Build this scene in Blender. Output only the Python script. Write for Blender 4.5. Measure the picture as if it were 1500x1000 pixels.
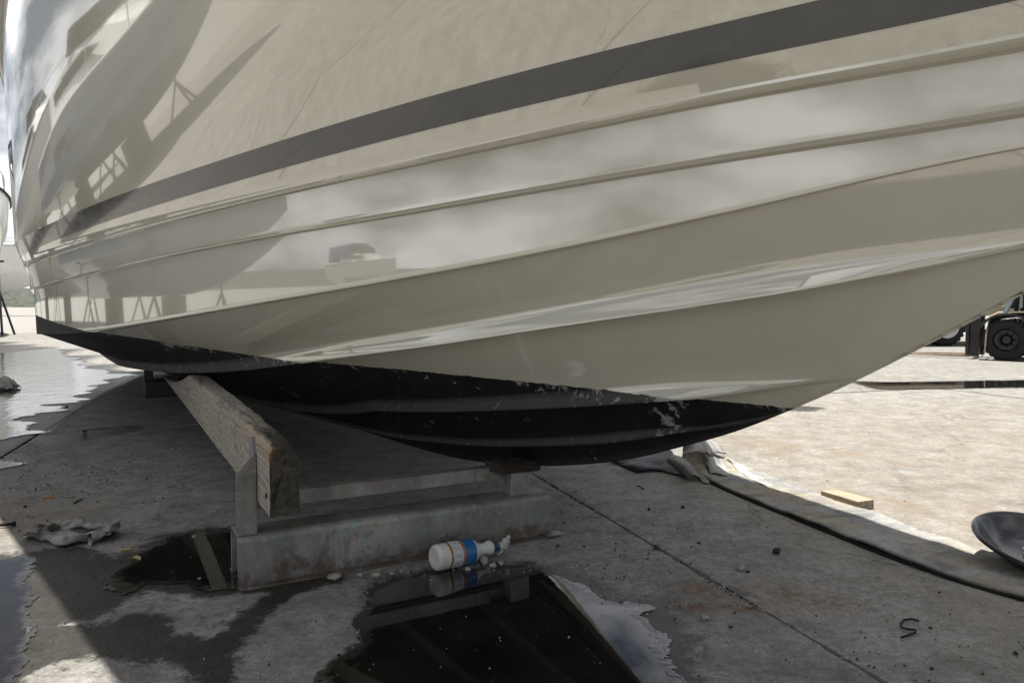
import bpy, bmesh, math, random
import numpy as np
from mathutils import Vector, Matrix
for o in list(bpy.data.objects): bpy.data.objects.remove(o)
R = math.radians
SC = bpy.context.scene
COL = SC.collection
random.seed(7); rng = np.random.default_rng(7)

# ------------------------------------------------------------------ camera
CAMH = .83; FPX = 1083.; PITCH = math.atan(52/1083)
cam_d = bpy.data.cameras.new('camera'); cam = bpy.data.objects.new('camera', cam_d); COL.objects.link(cam)
cam_d.sensor_width = 36; cam_d.lens = 36*FPX/1500; cam_d.clip_start = .05; cam_d.clip_end = 3000
cam.location = (0, 0, CAMH); cam.rotation_euler = (math.pi/2-PITCH, 0, 0)
SC.camera = cam
# ------------------------------------------------------------------ sky, sun, exposure
SUN_EL, SUN_AZ = 80., -18.      # azimuth from +Y, clockwise (towards +X)
w = bpy.data.worlds.new('World'); SC.world = w; w.use_nodes = True
nt = w.node_tree; bg = nt.nodes['Background']; bg.inputs[1].default_value = .05
sky = nt.nodes.new('ShaderNodeTexSky'); sky.sky_type = 'NISHITA'; sky.sun_disc = False
sky.sun_elevation = R(SUN_EL); sky.sun_rotation = R(SUN_AZ); sky.dust_density = 2.0; sky.ozone_density = 1.5
tc = nt.nodes.new('ShaderNodeTexCoord'); cmap = nt.nodes.new('ShaderNodeMapping'); cmap.inputs['Scale'].default_value = (1, 1, 2.2); cmap.inputs['Location'].default_value = (3.1, 2.2, 0)
cn = nt.nodes.new('ShaderNodeTexNoise'); cn.inputs['Scale'].default_value = 2.6; cn.inputs['Detail'].default_value = 7; cn.inputs['Roughness'].default_value = .58
cr = nt.nodes.new('ShaderNodeValToRGB'); cr.color_ramp.elements[0].position = .45; cr.color_ramp.elements[1].position = .66
cm = nt.nodes.new('ShaderNodeMixRGB'); cm.inputs[2].default_value = (16.5, 16.6, 16.8, 1)
nt.links.new(tc.outputs['Generated'], cmap.inputs[0]); nt.links.new(cmap.outputs[0], cn.inputs['Vector']); nt.links.new(cn.outputs['Fac'], cr.inputs[0])
hs = nt.nodes.new('ShaderNodeHueSaturation'); hs.inputs['Saturation'].default_value = .7; hs.inputs['Value'].default_value = .66; nt.links.new(sky.outputs[0], hs.inputs['Color'])
nt.links.new(cr.outputs[0], cm.inputs[0]); nt.links.new(hs.outputs[0], cm.inputs[1]); nt.links.new(cm.outputs[0], bg.inputs[0])
sl = bpy.data.lights.new('sun', 'SUN'); sl.energy = 5.0; sl.angle = R(.53); sl.color = (1, .955, .88)
sun = bpy.data.objects.new('sun', sl); COL.objects.link(sun)
el, az = R(SUN_EL), R(SUN_AZ)
to_sun = Vector((math.sin(az)*math.cos(el), math.cos(az)*math.cos(el), math.sin(el)))
sun.rotation_euler = to_sun.to_track_quat('Z', 'Y').to_euler(); sun.location = (0, 0, 20)
SC.view_settings.view_transform = 'Standard'; SC.view_settings.look = 'None'
SC.view_settings.exposure = .97; SC.view_settings.gamma = 1
SC.render.engine = 'CYCLES'
SC.cycles.max_bounces = 8; SC.cycles.diffuse_bounces = 5; SC.cycles.glossy_bounces = 4

# ------------------------------------------------------------------ helpers
cp, sp = math.cos(PITCH), math.sin(PITCH)
def P(u, v, z=0.):
    """point of the yard seen at this spot of the 1500x1000 photograph, at height z (measuring aid)"""
    a = (u-750)/FPX; b = (500-v)/FPX
    r = (a, cp+b*sp, -sp+b*cp); k = (z-CAMH)/r[2]
    return Vector((r[0]*k, r[1]*k, z))

def tag(o, label=None, cat=None, group=None, kind=None):
    if label: o['label'] = label
    if cat: o['category'] = cat
    if group: o['group'] = group
    if kind: o['kind'] = kind
    return o
def thing(name, label, cat, loc=(0, 0, 0), rz=0, group=None):
    o = bpy.data.objects.new(name, None); COL.objects.link(o); o.empty_display_size = .2
    o.location = loc; o.rotation_euler = (0, 0, rz)
    return tag(o, label, cat, group)
def link(name, me, mats=(), parent=None, smooth=False, loc=None):
    if not isinstance(mats, (list, tuple)): mats = [mats]
    for m in mats: me.materials.append(m)
    if smooth: me.polygons.foreach_set('use_smooth', [True]*len(me.polygons))
    o = bpy.data.objects.new(name, me); COL.objects.link(o)
    if parent: o.parent = parent
    if loc is not None: o.location = loc
    return o
def obj(name, bm, mat, parent=None, smooth=False, loc=None, bevel=0, norm=True):
    if norm: bmesh.ops.recalc_face_normals(bm, faces=bm.faces[:])
    me = bpy.data.meshes.new(name); bm.to_mesh(me); bm.free()
    o = link(name, me, mat, parent, smooth, loc)
    if bevel:
        m = o.modifiers.new('bevel', 'BEVEL'); m.width = bevel; m.segments = 2; m.limit_method = 'ANGLE'; m.angle_limit = R(35)
    return o
def copy_tree(o, parent=None):
    c = o.copy(); COL.objects.link(c)
    if parent: c.parent = parent
    for ch in list(o.children): copy_tree(ch, c)
    return c
def box(bm, x0, x1, y0, y1, z0, z1, M=None):
    vs = [bm.verts.new((x, y, z)) for x in (x0, x1) for y in (y0, y1) for z in (z0, z1)]
    for f in ((0, 1, 3, 2), (4, 6, 7, 5), (0, 4, 5, 1), (2, 3, 7, 6), (0, 2, 6, 4), (1, 5, 7, 3)):
        bm.faces.new([vs[i] for i in f])
    if M is not None:
        for v in vs: v.co = M @ v.co
    return vs
def tube(bm, pts, r, n=8, cap=True):
    pts = [Vector(p) for p in pts]; rings = []; N = len(pts)
    rr = r if isinstance(r, (list, tuple)) else [r]*N
    for i, p in enumerate(pts):
        t = (pts[min(i+1, N-1)]-pts[max(i-1, 0)]).normalized()
        a = Vector((0, 0, 1)) if abs(t.z) < .95 else Vector((1, 0, 0))
        u = t.cross(a).normalized(); v = t.cross(u)
        rings.append([bm.verts.new(p+(u*math.cos(2*math.pi*k/n)+v*math.sin(2*math.pi*k/n))*rr[i]) for k in range(n)])
    for A, B_ in zip(rings, rings[1:]):
        for k in range(n): bm.faces.new((A[k], A[(k+1) % n], B_[(k+1) % n], B_[k]))
    if cap: bm.faces.new(rings[0][::-1]); bm.faces.new(rings[-1])
def lathe(bm, prof, n=28, M=None, cap=True):
    """prof: (radius, height) pairs, axis z"""
    rings = []
    for r, h in prof:
        ring = [bm.verts.new((r*math.cos(2*math.pi*k/n), r*math.sin(2*math.pi*k/n), h)) for k in range(n)]
        rings.append(ring)
    for A, B_ in zip(rings, rings[1:]):
        for k in range(n): bm.faces.new((A[k], A[(k+1) % n], B_[(k+1) % n], B_[k]))
    if cap: bm.faces.new(rings[0][::-1]); bm.faces.new(rings[-1])
    if M is not None:
        for r_ in rings:
            for v in r_: v.co = M @ v.co
def prism(bm, poly, axis, d0, d1):
    """extrude a 2-D outline along an axis ('x','y','z')"""
    def mk(p, d):
        return {'x': (d, p[0], p[1]), 'y': (p[0], d, p[1]), 'z': (p[0], p[1], d)}[axis]
    A = [bm.verts.new(mk(p, d0)) for p in poly]; B_ = [bm.verts.new(mk(p, d1)) for p in poly]
    n = len(poly)
    for k in range(n): bm.faces.new((A[k], A[(k+1) % n], B_[(k+1) % n], B_[k]))
    bm.faces.new(A[::-1]); bm.faces.new(B_)

# numpy noise
_perm = rng.random((64, 256, 256)).astype(np.float32)
def vnoise(x, y, seed=0):
    xi = np.floor(x).astype(int); yi = np.floor(y).astype(int); fx = x-xi; fy = y-yi
    fx = fx*fx*(3-2*fx); fy = fy*fy*(3-2*fy); T = _perm[seed % 64]
    a = T[xi & 255, yi & 255]; b = T[(xi+1) & 255, yi & 255]; c = T[xi & 255, (yi+1) & 255]; d_ = T[(xi+1) & 255, (yi+1) & 255]
    return (a*(1-fx)+b*fx)*(1-fy)+(c*(1-fx)+d_*fx)*fy
def fbm(x, y, sc, oct=5, seed=0, gain=.5):
    s = 0; a = 1.; tot = 0
    for i in range(oct):
        s = s+a*vnoise(x*sc+13.7*i, y*sc-7.1*i, seed+i); tot += a; a *= gain; sc *= 2.03
    return s/tot-.5
def poly_sd(X, Y, poly):
    """signed distance, positive inside"""
    p = np.array(poly); n = len(p); d2 = np.full(X.shape, 1e9); ins = np.zeros(X.shape, bool)
    for i in range(n):
        a = p[i]; b = p[(i+1) % n]; ex, ey = b-a; wx = X-a[0]; wy = Y-a[1]
        t = np.clip((wx*ex+wy*ey)/(ex*ex+ey*ey+1e-12), 0, 1)
        d2 = np.minimum(d2, (wx-ex*t)**2+(wy-ey*t)**2)
        c = (a[1] > Y) != (b[1] > Y)
        with np.errstate(divide='ignore', invalid='ignore'):
            xx = (b[0]-a[0])*(Y-a[1])/(b[1]-a[1]+1e-12)+a[0]
        ins ^= c & (X < xx)
    return np.where(ins, 1, -1)*np.sqrt(d2)
def cubic(pts):
    xs = np.array([p[0] for p in pts], float); ys = np.array([p[1] for p in pts], float); n = len(xs); h = np.diff(xs)
    A = np.zeros((n, n)); b = np.zeros(n); A[0, 0] = A[-1, -1] = 1
    for i in range(1, n-1):
        A[i, i-1] = h[i-1]; A[i, i] = 2*(h[i-1]+h[i]); A[i, i+1] = h[i]
        b[i] = 3*((ys[i+1]-ys[i])/h[i]-(ys[i]-ys[i-1])/h[i-1])
    c = np.linalg.solve(A, b)
    def f(x):
        i = int(np.clip(np.searchsorted(xs, x)-1, 0, n-2)); dx = x-xs[i]
        bb = (ys[i+1]-ys[i])/h[i]-h[i]*(2*c[i]+c[i+1])/3; dd = (c[i+1]-c[i])/(3*h[i])
        return float(ys[i]+bb*dx+c[i]*dx*dx+dd*dx**3)
    return f
def lin(pts):
    xs = [p[0] for p in pts]; ys = [p[1] for p in pts]
    return lambda x: float(np.interp(x, xs, ys))
def sstep(a, b, x): 
    t = min(1, max(0, (x-a)/(b-a))); return t*t*(3-2*t)

# ------------------------------------------------------------------ material helper
class Mat:
    def __init__(s, name, base=(.5, .5, .5), rough=.5, metal=0, **kw):
        s.m = bpy.data.materials.new(name); s.m.use_nodes = True; s.t = s.m.node_tree
        s.b = s.t.nodes['Principled BSDF']
        s.b.inputs['Base Color'].default_value = (*base, 1); s.b.inputs['Roughness'].default_value = rough
        s.b.inputs['Metallic'].default_value = metal
        if rough >= .7: s.b.inputs['Specular IOR Level'].default_value = .15
        for k, v in kw.items(): s.b.inputs[k.replace('_', ' ')].default_value = v
    def n(s, typ, **kw):
        nd = s.t.nodes.new('ShaderNode'+typ)
        for k, v in kw.items(): setattr(nd, k, v)
        return nd
    def L(s, a, b): s.t.links.new(a, b)
    def coord(s, out='Object', scale=(1, 1, 1)):
        tc = s.n('TexCoord'); mp = s.n('Mapping'); mp.inputs['Scale'].default_value = scale
        s.L(tc.outputs[out], mp.inputs[0]); return mp.outputs[0]
    def pos(s, scale=(1, 1, 1)):
        g = s.n('NewGeometry'); mp = s.n('Mapping'); mp.inputs['Scale'].default_value = scale
        s.L(g.outputs['Position'], mp.inputs[0]); return mp.outputs[0]
    def noise(s, co, sc, detail=4, rough=.55, dist=0):
        nd = s.n('TexNoise'); nd.inputs['Scale'].default_value = sc; nd.inputs['Detail'].default_value = detail
        nd.inputs['Roughness'].default_value = rough; nd.inputs['Distortion'].default_value = dist
        s.L(co, nd.inputs['Vector']); return nd.outputs['Fac']
    def vor(s, co, sc, feature='F1'):
        nd = s.n('TexVoronoi'); nd.feature = feature; nd.inputs['Scale'].default_value = sc; s.L(co, nd.inputs['Vector']); return nd.outputs['Distance']
    def ramp(s, fac, stops):
        r = s.n('ValToRGB'); e = r.color_ramp.elements
        while len(e) < len(stops): e.new(.5)
        for i, (p, c) in enumerate(stops):
            e[i].position = p; e[i].color = (*c, 1) if isinstance(c, tuple) else (c, c, c, 1)
        s.L(fac, r.inputs[0]); return r.outputs[0]
    def math(s, op, a, b=None, clamp=False):
        m = s.n('Math', operation=op); m.use_clamp = clamp
        for i, x in enumerate((a, b)):
            if x is None: continue
            if isinstance(x, (int, float)): m.inputs[i].default_value = x
            else: s.L(x, m.inputs[i])
        return m.outputs[0]
    def mix(s, fac, a, b, mode='MIX'):
        m = s.n('MixRGB', blend_type=mode)
        for i, x in enumerate((fac, a, b)):
            if isinstance(x, (int, float)): m.inputs[i].default_value = x if i == 0 else (x, x, x, 1)
            elif isinstance(x, tuple): m.inputs[i].default_value = (*x, 1)
            else: s.L(x, m.inputs[i])
        return m.outputs[0]
    def attr(s, name):
        a = s.n('Attribute'); a.attribute_name = name; return a
    def base(s, c): s.L(c, s.b.inputs['Base Color']); return s
    def rough(s, c): s.L(c, s.b.inputs['Roughness']); return s
    def bump(s, h, strength=.3, dist=.01, prev=None):
        b = s.n('Bump'); b.inputs['Strength'].default_value = strength; b.inputs['Distance'].default_value = dist
        s.L(h, b.inputs['Height']); 
        if prev is not None: s.L(prev, b.inputs['Normal'])
        s.L(b.outputs[0], s.b.inputs['Normal']); return b.outputs[0]

def simple(name, base, rough=.5, metal=0, var=.25, sc=12, bump=.15, **kw):
    m = Mat(name, base, rough, metal, **kw); co = m.coord(); nz = m.noise(co, sc, 6, .6)
    lo = tuple(c*(1-var) for c in base); hi = tuple(min(1, c*(1+var)) for c in base)
    m.base(m.ramp(nz, [(.3, lo), (.7, hi)]))
    m.rough(m.ramp(nz, [(.2, max(.02, rough-.12)), (.8, min(1, rough+.12))]))
    if bump: m.bump(m.noise(co, sc*5, 5), bump, .004)
    return m.m

# ------------------------------------------------------------------ materials
def concrete_mat():
    m = Mat('concrete', (.3, .29, .27), .85); co = m.pos(); mk = m.attr('marks')
    sep = m.n('SeparateColor'); m.L(mk.outputs['Color'], sep.inputs[0])
    damp_shade, rust, tan = sep.outputs; pale = mk.outputs['Alpha']
    big = m.noise(co, 1.1, 6, .6, .4); mid = m.noise(co, 7, 7, .62, .3); fine = m.noise(co, 110, 4, .7); fin2 = m.noise(co, 420, 2, .6)
    n30 = m.noise(co, 34, 9, .78, .2); oi = m.n('ObjectInfo')
    c = m.ramp(big, [(.28, (.155, .149, .136)), (.5, (.208, .201, .186)), (.72, (.26, .251, .234))])
    c = m.mix(.55, c, m.ramp(mid, [(.3, (.095, .092, .085)), (.5, (.218, .211, .197)), (.75, (.35, .34, .32))]))
    c = m.mix(.45, c, m.mix(1, c, m.ramp(fine, [(.3, .40), (.5, 1.), (.7, 1.5)]), 'MULTIPLY'))
    c = m.mix(.8, c, m.mix(1, c, m.ramp(n30, [(.34, .55), (.5, 1.), (.66, 1.4)]), 'MULTIPLY'))
    sl_ = m.ramp(oi.outputs['Random'], [(0, .92), (1, 1.08)]); c = m.mix(1, c, sl_, 'MULTIPLY')
    # brown dirt
    st = m.pos((1, 1, 1)); dn = m.noise(st, 5., 12, .80, .3)
    tf = m.math('MULTIPLY', m.ramp(dn, [(.38, 0.), (.60, 1.)]), tan, True)
    c = m.mix(tf, c, m.mix(mid, (.16, .128, .092), (.245, .205, .158)))
    # tyre and drag streaks
    sv = m.n('VectorRotate'); sv.rotation_type = 'Z_AXIS'; sv.inputs['Angle'].default_value = R(19.6); m.L(co, sv.inputs['Vector'])
    mp = m.n('Mapping'); mp.inputs['Scale'].default_value = (9, .5, 1); m.L(sv.outputs[0], mp.inputs[0])
    streak = m.noise(mp.outputs[0], 1.6, 5, .6)
    c = m.mix(m.ramp(streak, [(.56, 0.), (.75, .45)]), c, m.mix(1, c, (.55, .55, .56), 'MULTIPLY'))
    # rust
    rn = m.noise(co, 22, 7, .7, .5)
    rf = m.math('MULTIPLY', rust, m.ramp(rn, [(.32, .0), (.52, 1.)]), True)
    c = m.mix(rf, c, m.mix(mid, (.075, .035, .014), (.20, .105, .042)))
    # pale scuffs
    pf = m.math('MULTIPLY', pale, m.ramp(m.noise(co, 38, 6, .75), [(.5, 0.), (.62, 1.)]), True)
    pf2 = m.ramp(m.noise(co, 16, 8, .8, .2), [(.66, 0.), (.72, .55)])
    c = m.mix(m.math('MAXIMUM', pf, pf2), c, (.42, .41, .39))
    # pits and dark specks
    vz = m.vor(co, 62); sp_ = m.ramp(vz, [(.05, 1.), (.16, 0.)]); msk = m.ramp(m.noise(co, 6, 3), [(.5, 0.), (.62, .75)])
    pit = m.math('MULTIPLY', sp_, msk); c = m.mix(pit, c, (.06, .058, .055))
    wco = m.n('VectorMath', operation='ADD'); nc = m.n('TexNoise'); nc.inputs['Scale'].default_value = 2.4; nc.inputs['Detail'].default_value = 7; nc.inputs['Roughness'].default_value = .65; m.L(co, nc.inputs['Vector'])
    sc2 = m.n('VectorMath', operation='SCALE'); sc2.inputs['Scale'].default_value = .45; m.L(nc.outputs['Color'], sc2.inputs[0]); m.L(co, wco.inputs[0]); m.L(sc2.outputs[0], wco.inputs[1])
    ce = m.vor(wco.outputs[0], .62, 'DISTANCE_TO_EDGE'); crk = m.math('MULTIPLY', m.ramp(ce, [(.0012, 1.), (.0034, 0.)]), m.ramp(big, [(.46, 0.), (.54, .85)]))
    c = m.mix(crk, c, (.05, .047, .043))
    # wet ground, plus the shade painted in around the boat
    dmp = m.math('ADD', damp_shade, m.math('MULTIPLY', m.math('SUBTRACT', m.noise(co, 24, 8, .72, .4), .5), 1.25))
    dm = m.ramp(dmp, [(.34, 0.), (.56, 1.)]); dmask = m.math('MULTIPLY', dm, m.ramp(damp_shade, [(.02, 0.), (.15, 1.)]))
    c = m.mix(dmask, c, m.mix(1, c, (.17, .165, .155), 'MULTIPLY'))
    m.base(c); m.rough(m.mix(dmask, .86, .3))
    h = m.math('ADD', m.math('MULTIPLY', mid, .8), m.math('ADD', m.math('MULTIPLY', fine, .5), m.math('MULTIPLY', pit, -.9)))
    h = m.math('ADD', h, m.math('MULTIPLY', fin2, .25))
    m.bump(h, .8, .007)
    return m.m
M_CONC = concrete_mat()
M_DIRT = simple('joint_dirt', (.045, .040, .034), .95, 0, .4, 30, .5)
def water_mat(name='puddle_water', rs=1., st=.13, ds=.004, rmin=.02):
    m = Mat(name, (.02, .018, .015), .03, 0, IOR=1.62); co = m.pos()
    dp = m.attr('depth').outputs['Fac']; nz = m.noise(co, 26, 6, .65)
    shallow = m.ramp(m.math('ADD', dp, m.math('MULTIPLY', m.math('SUBTRACT', nz, .5), .6)), [(.05, 1.), (.30, .0)])
    bed = m.ramp(m.noise(co, 5, 7, .7), [(.35, (.013, .012, .011)), (.7, (.034, .031, .028))])
    c = m.mix(shallow, m.mix(1, bed, (.5, .48, .46), 'MULTIPLY'), m.mix(1, bed, (1.25, 1.2, 1.15), 'MULTIPLY'))
    # floating bits
    v = m.vor(co, 75); bits = m.math('MULTIPLY', m.ramp(v, [(.035, 1.), (.075, 0.)]), m.ramp(m.noise(co, 9, 3), [(.52, 0.), (.6, 1.)]))
    c = m.mix(bits, c, (.07, .065, .055)); m.base(c)
    m.rough(m.mix(bits, m.ramp(shallow, [(0., rmin), (1., rmin+.08)]), .7))
    rip = m.math('ADD', m.math('MULTIPLY', m.noise(m.pos((1, .45, 1)), 9*rs, 3, .5), .5), m.math('MULTIPLY', m.noise(co, 46, 5, .6), m.math('ADD', m.math('MULTIPLY', shallow, .9), .05)))
    m.bump(rip, st, ds); return m.m
M_WATER = water_mat()
M_WATERR = water_mat('rippled_water', .9, .55, .02, .07)

def gelcoat_mat(anti=True):
    m = Mat('hull_gelcoat', (.6, .57, .5), .1, 0, Coat_Weight=1., Coat_Roughness=.015, Coat_IOR=2.0, IOR=1.5); co = m.coord()
    big = m.noise(co, 1.2, 4); fine = m.noise(co, 30, 6, .7)
    c = m.ramp(big, [(.3, (.475, .452, .37)), (.7, (.51, .487, .405))])
    grime = m.ramp(m.noise(m.coord('Object', (3, 3, .5)), 3, 7, .7), [(.55, 0.), (.8, .22)])
    c = m.mix(grime, c, (.42, .38, .30))
    drip = m.ramp(m.noise(m.coord('Object', (11, 11, .55)), 2.2, 6, .7), [(.57, 0.), (.74, .16)]); c = m.mix(drip, c, (.40, .37, .31))
    dust = m.ramp(m.noise(co, 70, 6, .8), [(.62, 0.), (.70, .22)]); c = m.mix(dust, c, (.45, .42, .35))
    if anti:
        wl = m.attr('wl').outputs['Fac']; sc_ = m.attr('scuff').outputs['Fac']; ed = m.attr('edge').outputs['Fac']
        rag = m.math('ADD', wl, m.math('MULTIPLY', m.math('SUBTRACT', m.noise(co, 26, 9, .8, .3), .5), .02))
        chip = m.math('MULTIPLY', m.ramp(m.noise(m.coord('Object', (1, 1, 1)), 34, 8, .8, .6), [(.60, 0.), (.63, 1.)]), m.ramp(wl, [(.0, 0.), (.46, 0.), (.5, 1.)]))
        under = m.ramp(m.math('ADD', m.math('MULTIPLY', rag, 60.), .5), [(.45, 1.), (.55, 0.)])
        # bottom paint
        pn = m.noise(co, 9, 8, .7, .5); pc = m.ramp(pn, [(.3, (.005, .005, .0053)), (.7, (.015, .015, .0155))])
        drag = m.noise(m.coord('Object', (.6, 8, 8)), 7, 7, .75)
        pc = m.mix(m.ramp(drag, [(.55, 0.), (.8, .35)]), pc, (.055, .054, .052))
        # grey primer showing on worn edges and in scraped patches
        sn = m.noise(co, 17, 9, .78, .7)
        nearwl = m.ramp(m.math('ADD', m.math('MULTIPLY', wl, 8.), 1.), [(.6, 0.), (1., .075)])
        worn = m.math('GREATER_THAN', m.math('ADD', m.math('ADD', sn, nearwl), m.math('ADD', m.math('MULTIPLY', sc_, .17), m.math('MULTIPLY', ed, .035))), .655)
        pc = m.mix(m.math('MULTIPLY', ed, .7), pc, (.07, .067, .062))
        pc = m.mix(worn, pc, m.mix(fine, (.16, .165, .17), (.34, .34, .34)))
        c = m.mix(under, c, pc)
        m.rough(m.mix(under, m.ramp(fine, [(.3, .05), (.8, .11)]), m.ramp(pn, [(.3, .5), (.7, .75)])))
        cw = m.math('MULTIPLY', m.math('SUBTRACT', 1., under), 1.); m.L(cw, m.b.inputs['Coat Weight'])
        m.L(m.mix(under, .5, .22), m.b.inputs['Specular IOR Level'])
        wav = m.math('ADD', m.math('MULTIPLY', m.noise(m.coord('Object', (1, 1, 1.6)), 2.2, 2, .5), .35), m.math('MULTIPLY', m.math('MULTIPLY', pn, under), .25))
        m.bump(wav, .10, .02)
    m.base(c); return m.m
M_GEL = gelcoat_mat()
def stripe_mat():
    m = Mat('stripe_vinyl', (.05, .05, .05), .1, 0, Coat_Weight=.4, Coat_Roughness=.03); co = m.coord()
    m.base(m.ramp(m.noise(co, 3, 5), [(.3, (.052, .052, .053)), (.7, (.066, .066, .067))])); m.rough(m.ramp(m.noise(co, 20, 5), [(.3, .08), (.8, .2)])); return m.m
M_STRIPE = stripe_mat()
M_WHITE = simple('white_gelcoat', (.68, .68, .66), .15, 0, .06, 3, 0, Coat_Weight=.5)
M_BLUEG = simple('blue_grey_gelcoat', (.17, .22, .30), .13, 0, .1, 3, 0, Coat_Weight=.5)
M_NAVY = simple('navy_canvas', (.035, .06, .16), .8, 0, .3, 10, .3)
M_GLASS = simple('dark_glass', (.012, .014, .016), .05, 0, .3, 3, 0)
M_STEELR = simple('stainless', (.55, .55, .53), .2, 1., .1, 8, 0)
def galv():
    m = Mat('galvanised_steel', (.3, .31, .32), .5, .55); co = m.coord()
    v = m.n('TexVoronoi'); v.inputs['Scale'].default_value = 45; m.L(co, v.inputs['Vector'])
    big = m.noise(co, 5, 7, .65, .3); drip = m.noise(m.coord('Object', (26, 26, 2)), 1.5, 6, .7)
    c = m.ramp(big, [(.3, (.15, .148, .142)), (.55, (.28, .277, .268)), (.75, (.40, .397, .385))])
    c = m.mix(.16, c, v.outputs['Color'], 'MULTIPLY')
    c = m.mix(m.ramp(drip, [(.5, 0.), (.75, .55)]), c, (.13, .115, .09))
    c = m.mix(m.ramp(m.noise(co, 60, 5, .7), [(.6, 0.), (.68, .5)]), c, (.5, .5, .49))
    rs_ = m.n('SeparateXYZ'); m.L(m.coord(), rs_.inputs[0]); low = m.math('SUBTRACT', 1., m.math('MULTIPLY', rs_.outputs['Z'], 14.), True)
    c = m.mix(m.math('MULTIPLY', m.ramp(m.math('ADD', m.noise(co, 13, 8, .72, .4), m.math('MULTIPLY', low, .22)), [(.56, 0.), (.70, .8)]), .9), c, (.085, .052, .030))
    scr = m.noise(m.coord('Object', (2, 2, 60)), 3, 5, .8, 1.); c = m.mix(m.ramp(scr, [(.64, 0.), (.68, .5)]), c, (.07, .068, .065))
    m.base(c); m.rough(m.ramp(big, [(.3, .6), (.7, .42)])); m.bump(m.noise(co, 90, 5), .2, .003); return m.m
M_GALV = galv()
M_DSTEEL = simple('dark_painted_steel', (.03, .031, .034), .55, 0, .4, 14, .3)
def wood(name, lo, mid, hi, ax='y', dark=.0):
    m = Mat(name, mid, .85); s = {'x': (1, 9, 9), 'y': (9, 1, 9)}[ax]; co = m.coord('Object', s)
    warp = m.noise(m.coord('Object', tuple(q*.33 for q in s)), 2.2, 3, .5, .8)
    kd = m.vor(m.coord('Object', tuple((4.5 if q > 1 else 1.7) for q in s)), 1.); knot = m.math('EXPONENT', m.math('MULTIPLY', kd, -5.5))
    sx = m.n('SeparateXYZ'); m.L(m.coord('Object'), sx.inputs[0])
    ringp = m.math('ADD', m.math('MULTIPLY', sx.outputs['Z'], 9.), m.math('ADD', m.math('MULTIPLY', warp, 5.), m.math('MULTIPLY', knot, 4.2)))
    g = m.math('FRACT', m.math('MULTIPLY', ringp, 2.6)); line = m.ramp(g, [(0., 0.), (.55, .25), (.86, 1.), (1., 0.)])
    f = m.noise(m.coord('Object', tuple((6*q if q > 1 else 1.2) for q in s)), 2, 7, .72); fib = m.noise(m.coord('Object', tuple((q*16 if q > 1 else .9) for q in s)), 2, 4, .7)
    c = m.ramp(f, [(.3, lo), (.5, mid), (.72, hi)])
    c = m.mix(m.math('MULTIPLY', line, .68), c, tuple(q*.36 for q in mid))
    c = m.mix(.5, c, m.mix(1, c, m.ramp(fib, [(.3, .55), (.7, 1.35)]), 'MULTIPLY'))
    st = m.noise(m.coord(), 7, 6, .65); c = m.mix(m.ramp(st, [(.5, 0.), (.75, .45)]), c, tuple(q*.5 for q in mid))
    if dark:
        e = m.attr('rot').outputs['Fac']
        c = m.mix(m.ramp(m.math('ADD', e, m.math('MULTIPLY', m.math('SUBTRACT', st, .5), .8)), [(.3, 0.), (.7, dark)]), c, m.mix(m.ramp(m.noise(m.coord('Object', (30, 4, 30)), 1.6, 7, .7, 1.), [(.35, 0.), (.65, 1.)]), (.010, .009, .008), (.065, .058, .048)))
        o = m.attr('tint').outputs['Fac']; c = m.mix(m.math('MULTIPLY', o, .7), c, (.30, .18, .07))
    m.base(c); m.bump(m.math('ADD', m.math('MULTIPLY', line, -.5), m.math('ADD', f, fib)), .4, .003); return m.m
M_WOOD = wood('weathered_timber', (.22, .20, .165), (.34, .315, .265), (.45, .42, .36), 'y', .95)
M_WOODB = wood('fresh_lumber', (.24, .19, .13), (.38, .32, .24), (.47, .42, .34), 'x')
M_WOODD = wood('dark_block_wood', (.03, .025, .02), (.055, .047, .04), (.09, .08, .065), 'x')
M_BLACKP = simple('black_plastic', (.010, .010, .011), .16, 0, .3, 5, .05)
M_RUBBER = simple('rubber', (.016, .016, .017), .7, 0, .3, 20, .3)
M_CLOTH = simple('grey_rag_cloth', (.19, .186, .175), .95, 0, .75, 18, .7)

# ------------------------------------------------------------------ boat frame
PHI = R(-32); D = np.array([math.sin(-PHI), -math.cos(-PHI)]); NS = np.array([D[1], -D[0]]); BO = np.array([.11, 2.65])
def to_boat(x, y):
    q = np.array([x, y])-BO; return float(q @ D), float(q @ NS)

zk = cubic([(-8, .05), (-6, .05), (-4.5, .053), (-3.229, .065), (-2.308, .1), (-1.62, .124), (-1.166, .138), (-.861, .151), (-.535, .176), (-.208, .217), (.107, .273), (.298, .315), (.497, .368), (.697, .436), (.89, .508), (1.054, .583), (1.179, .645), (1.289, .705), (1.425, .782), (1.543, .852), (2.0, 1.12), (2.35, 1.33), (2.6, 1.48), (3.2, 1.95), (3.7, 2.72)])
LN = {}
def line(nm, W, ts, Lh, zp):
    LN[nm] = (lambda t: W*(1-(1-min(1, max(0, (ts-t)/Lh)))**1.3), cubic(zp), ts)
line('CH', 1.58, 1.98, 6.0, [(-8, .56), (-5.5, .59), (-3.4, .6516), (-2.6, .682), (-1.9, .7325), (-1.2, .7923), (-.5, .8551), (.1, .9107), (.7, .974), (1.2, 1.041), (1.6, 1.093), (1.98, 1.1082)])
line('R2', 1.61, 2.09, 6.08, [(-8, .93), (-5.5, .93), (-3.4, .9575), (-2.6, .992), (-1.9, 1.0249), (-1.2, 1.0559), (-.5, 1.0800), (.1, 1.0985), (.7, 1.119), (1.2, 1.1335), (1.6, 1.143), (2.09, 1.1736)])
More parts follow.
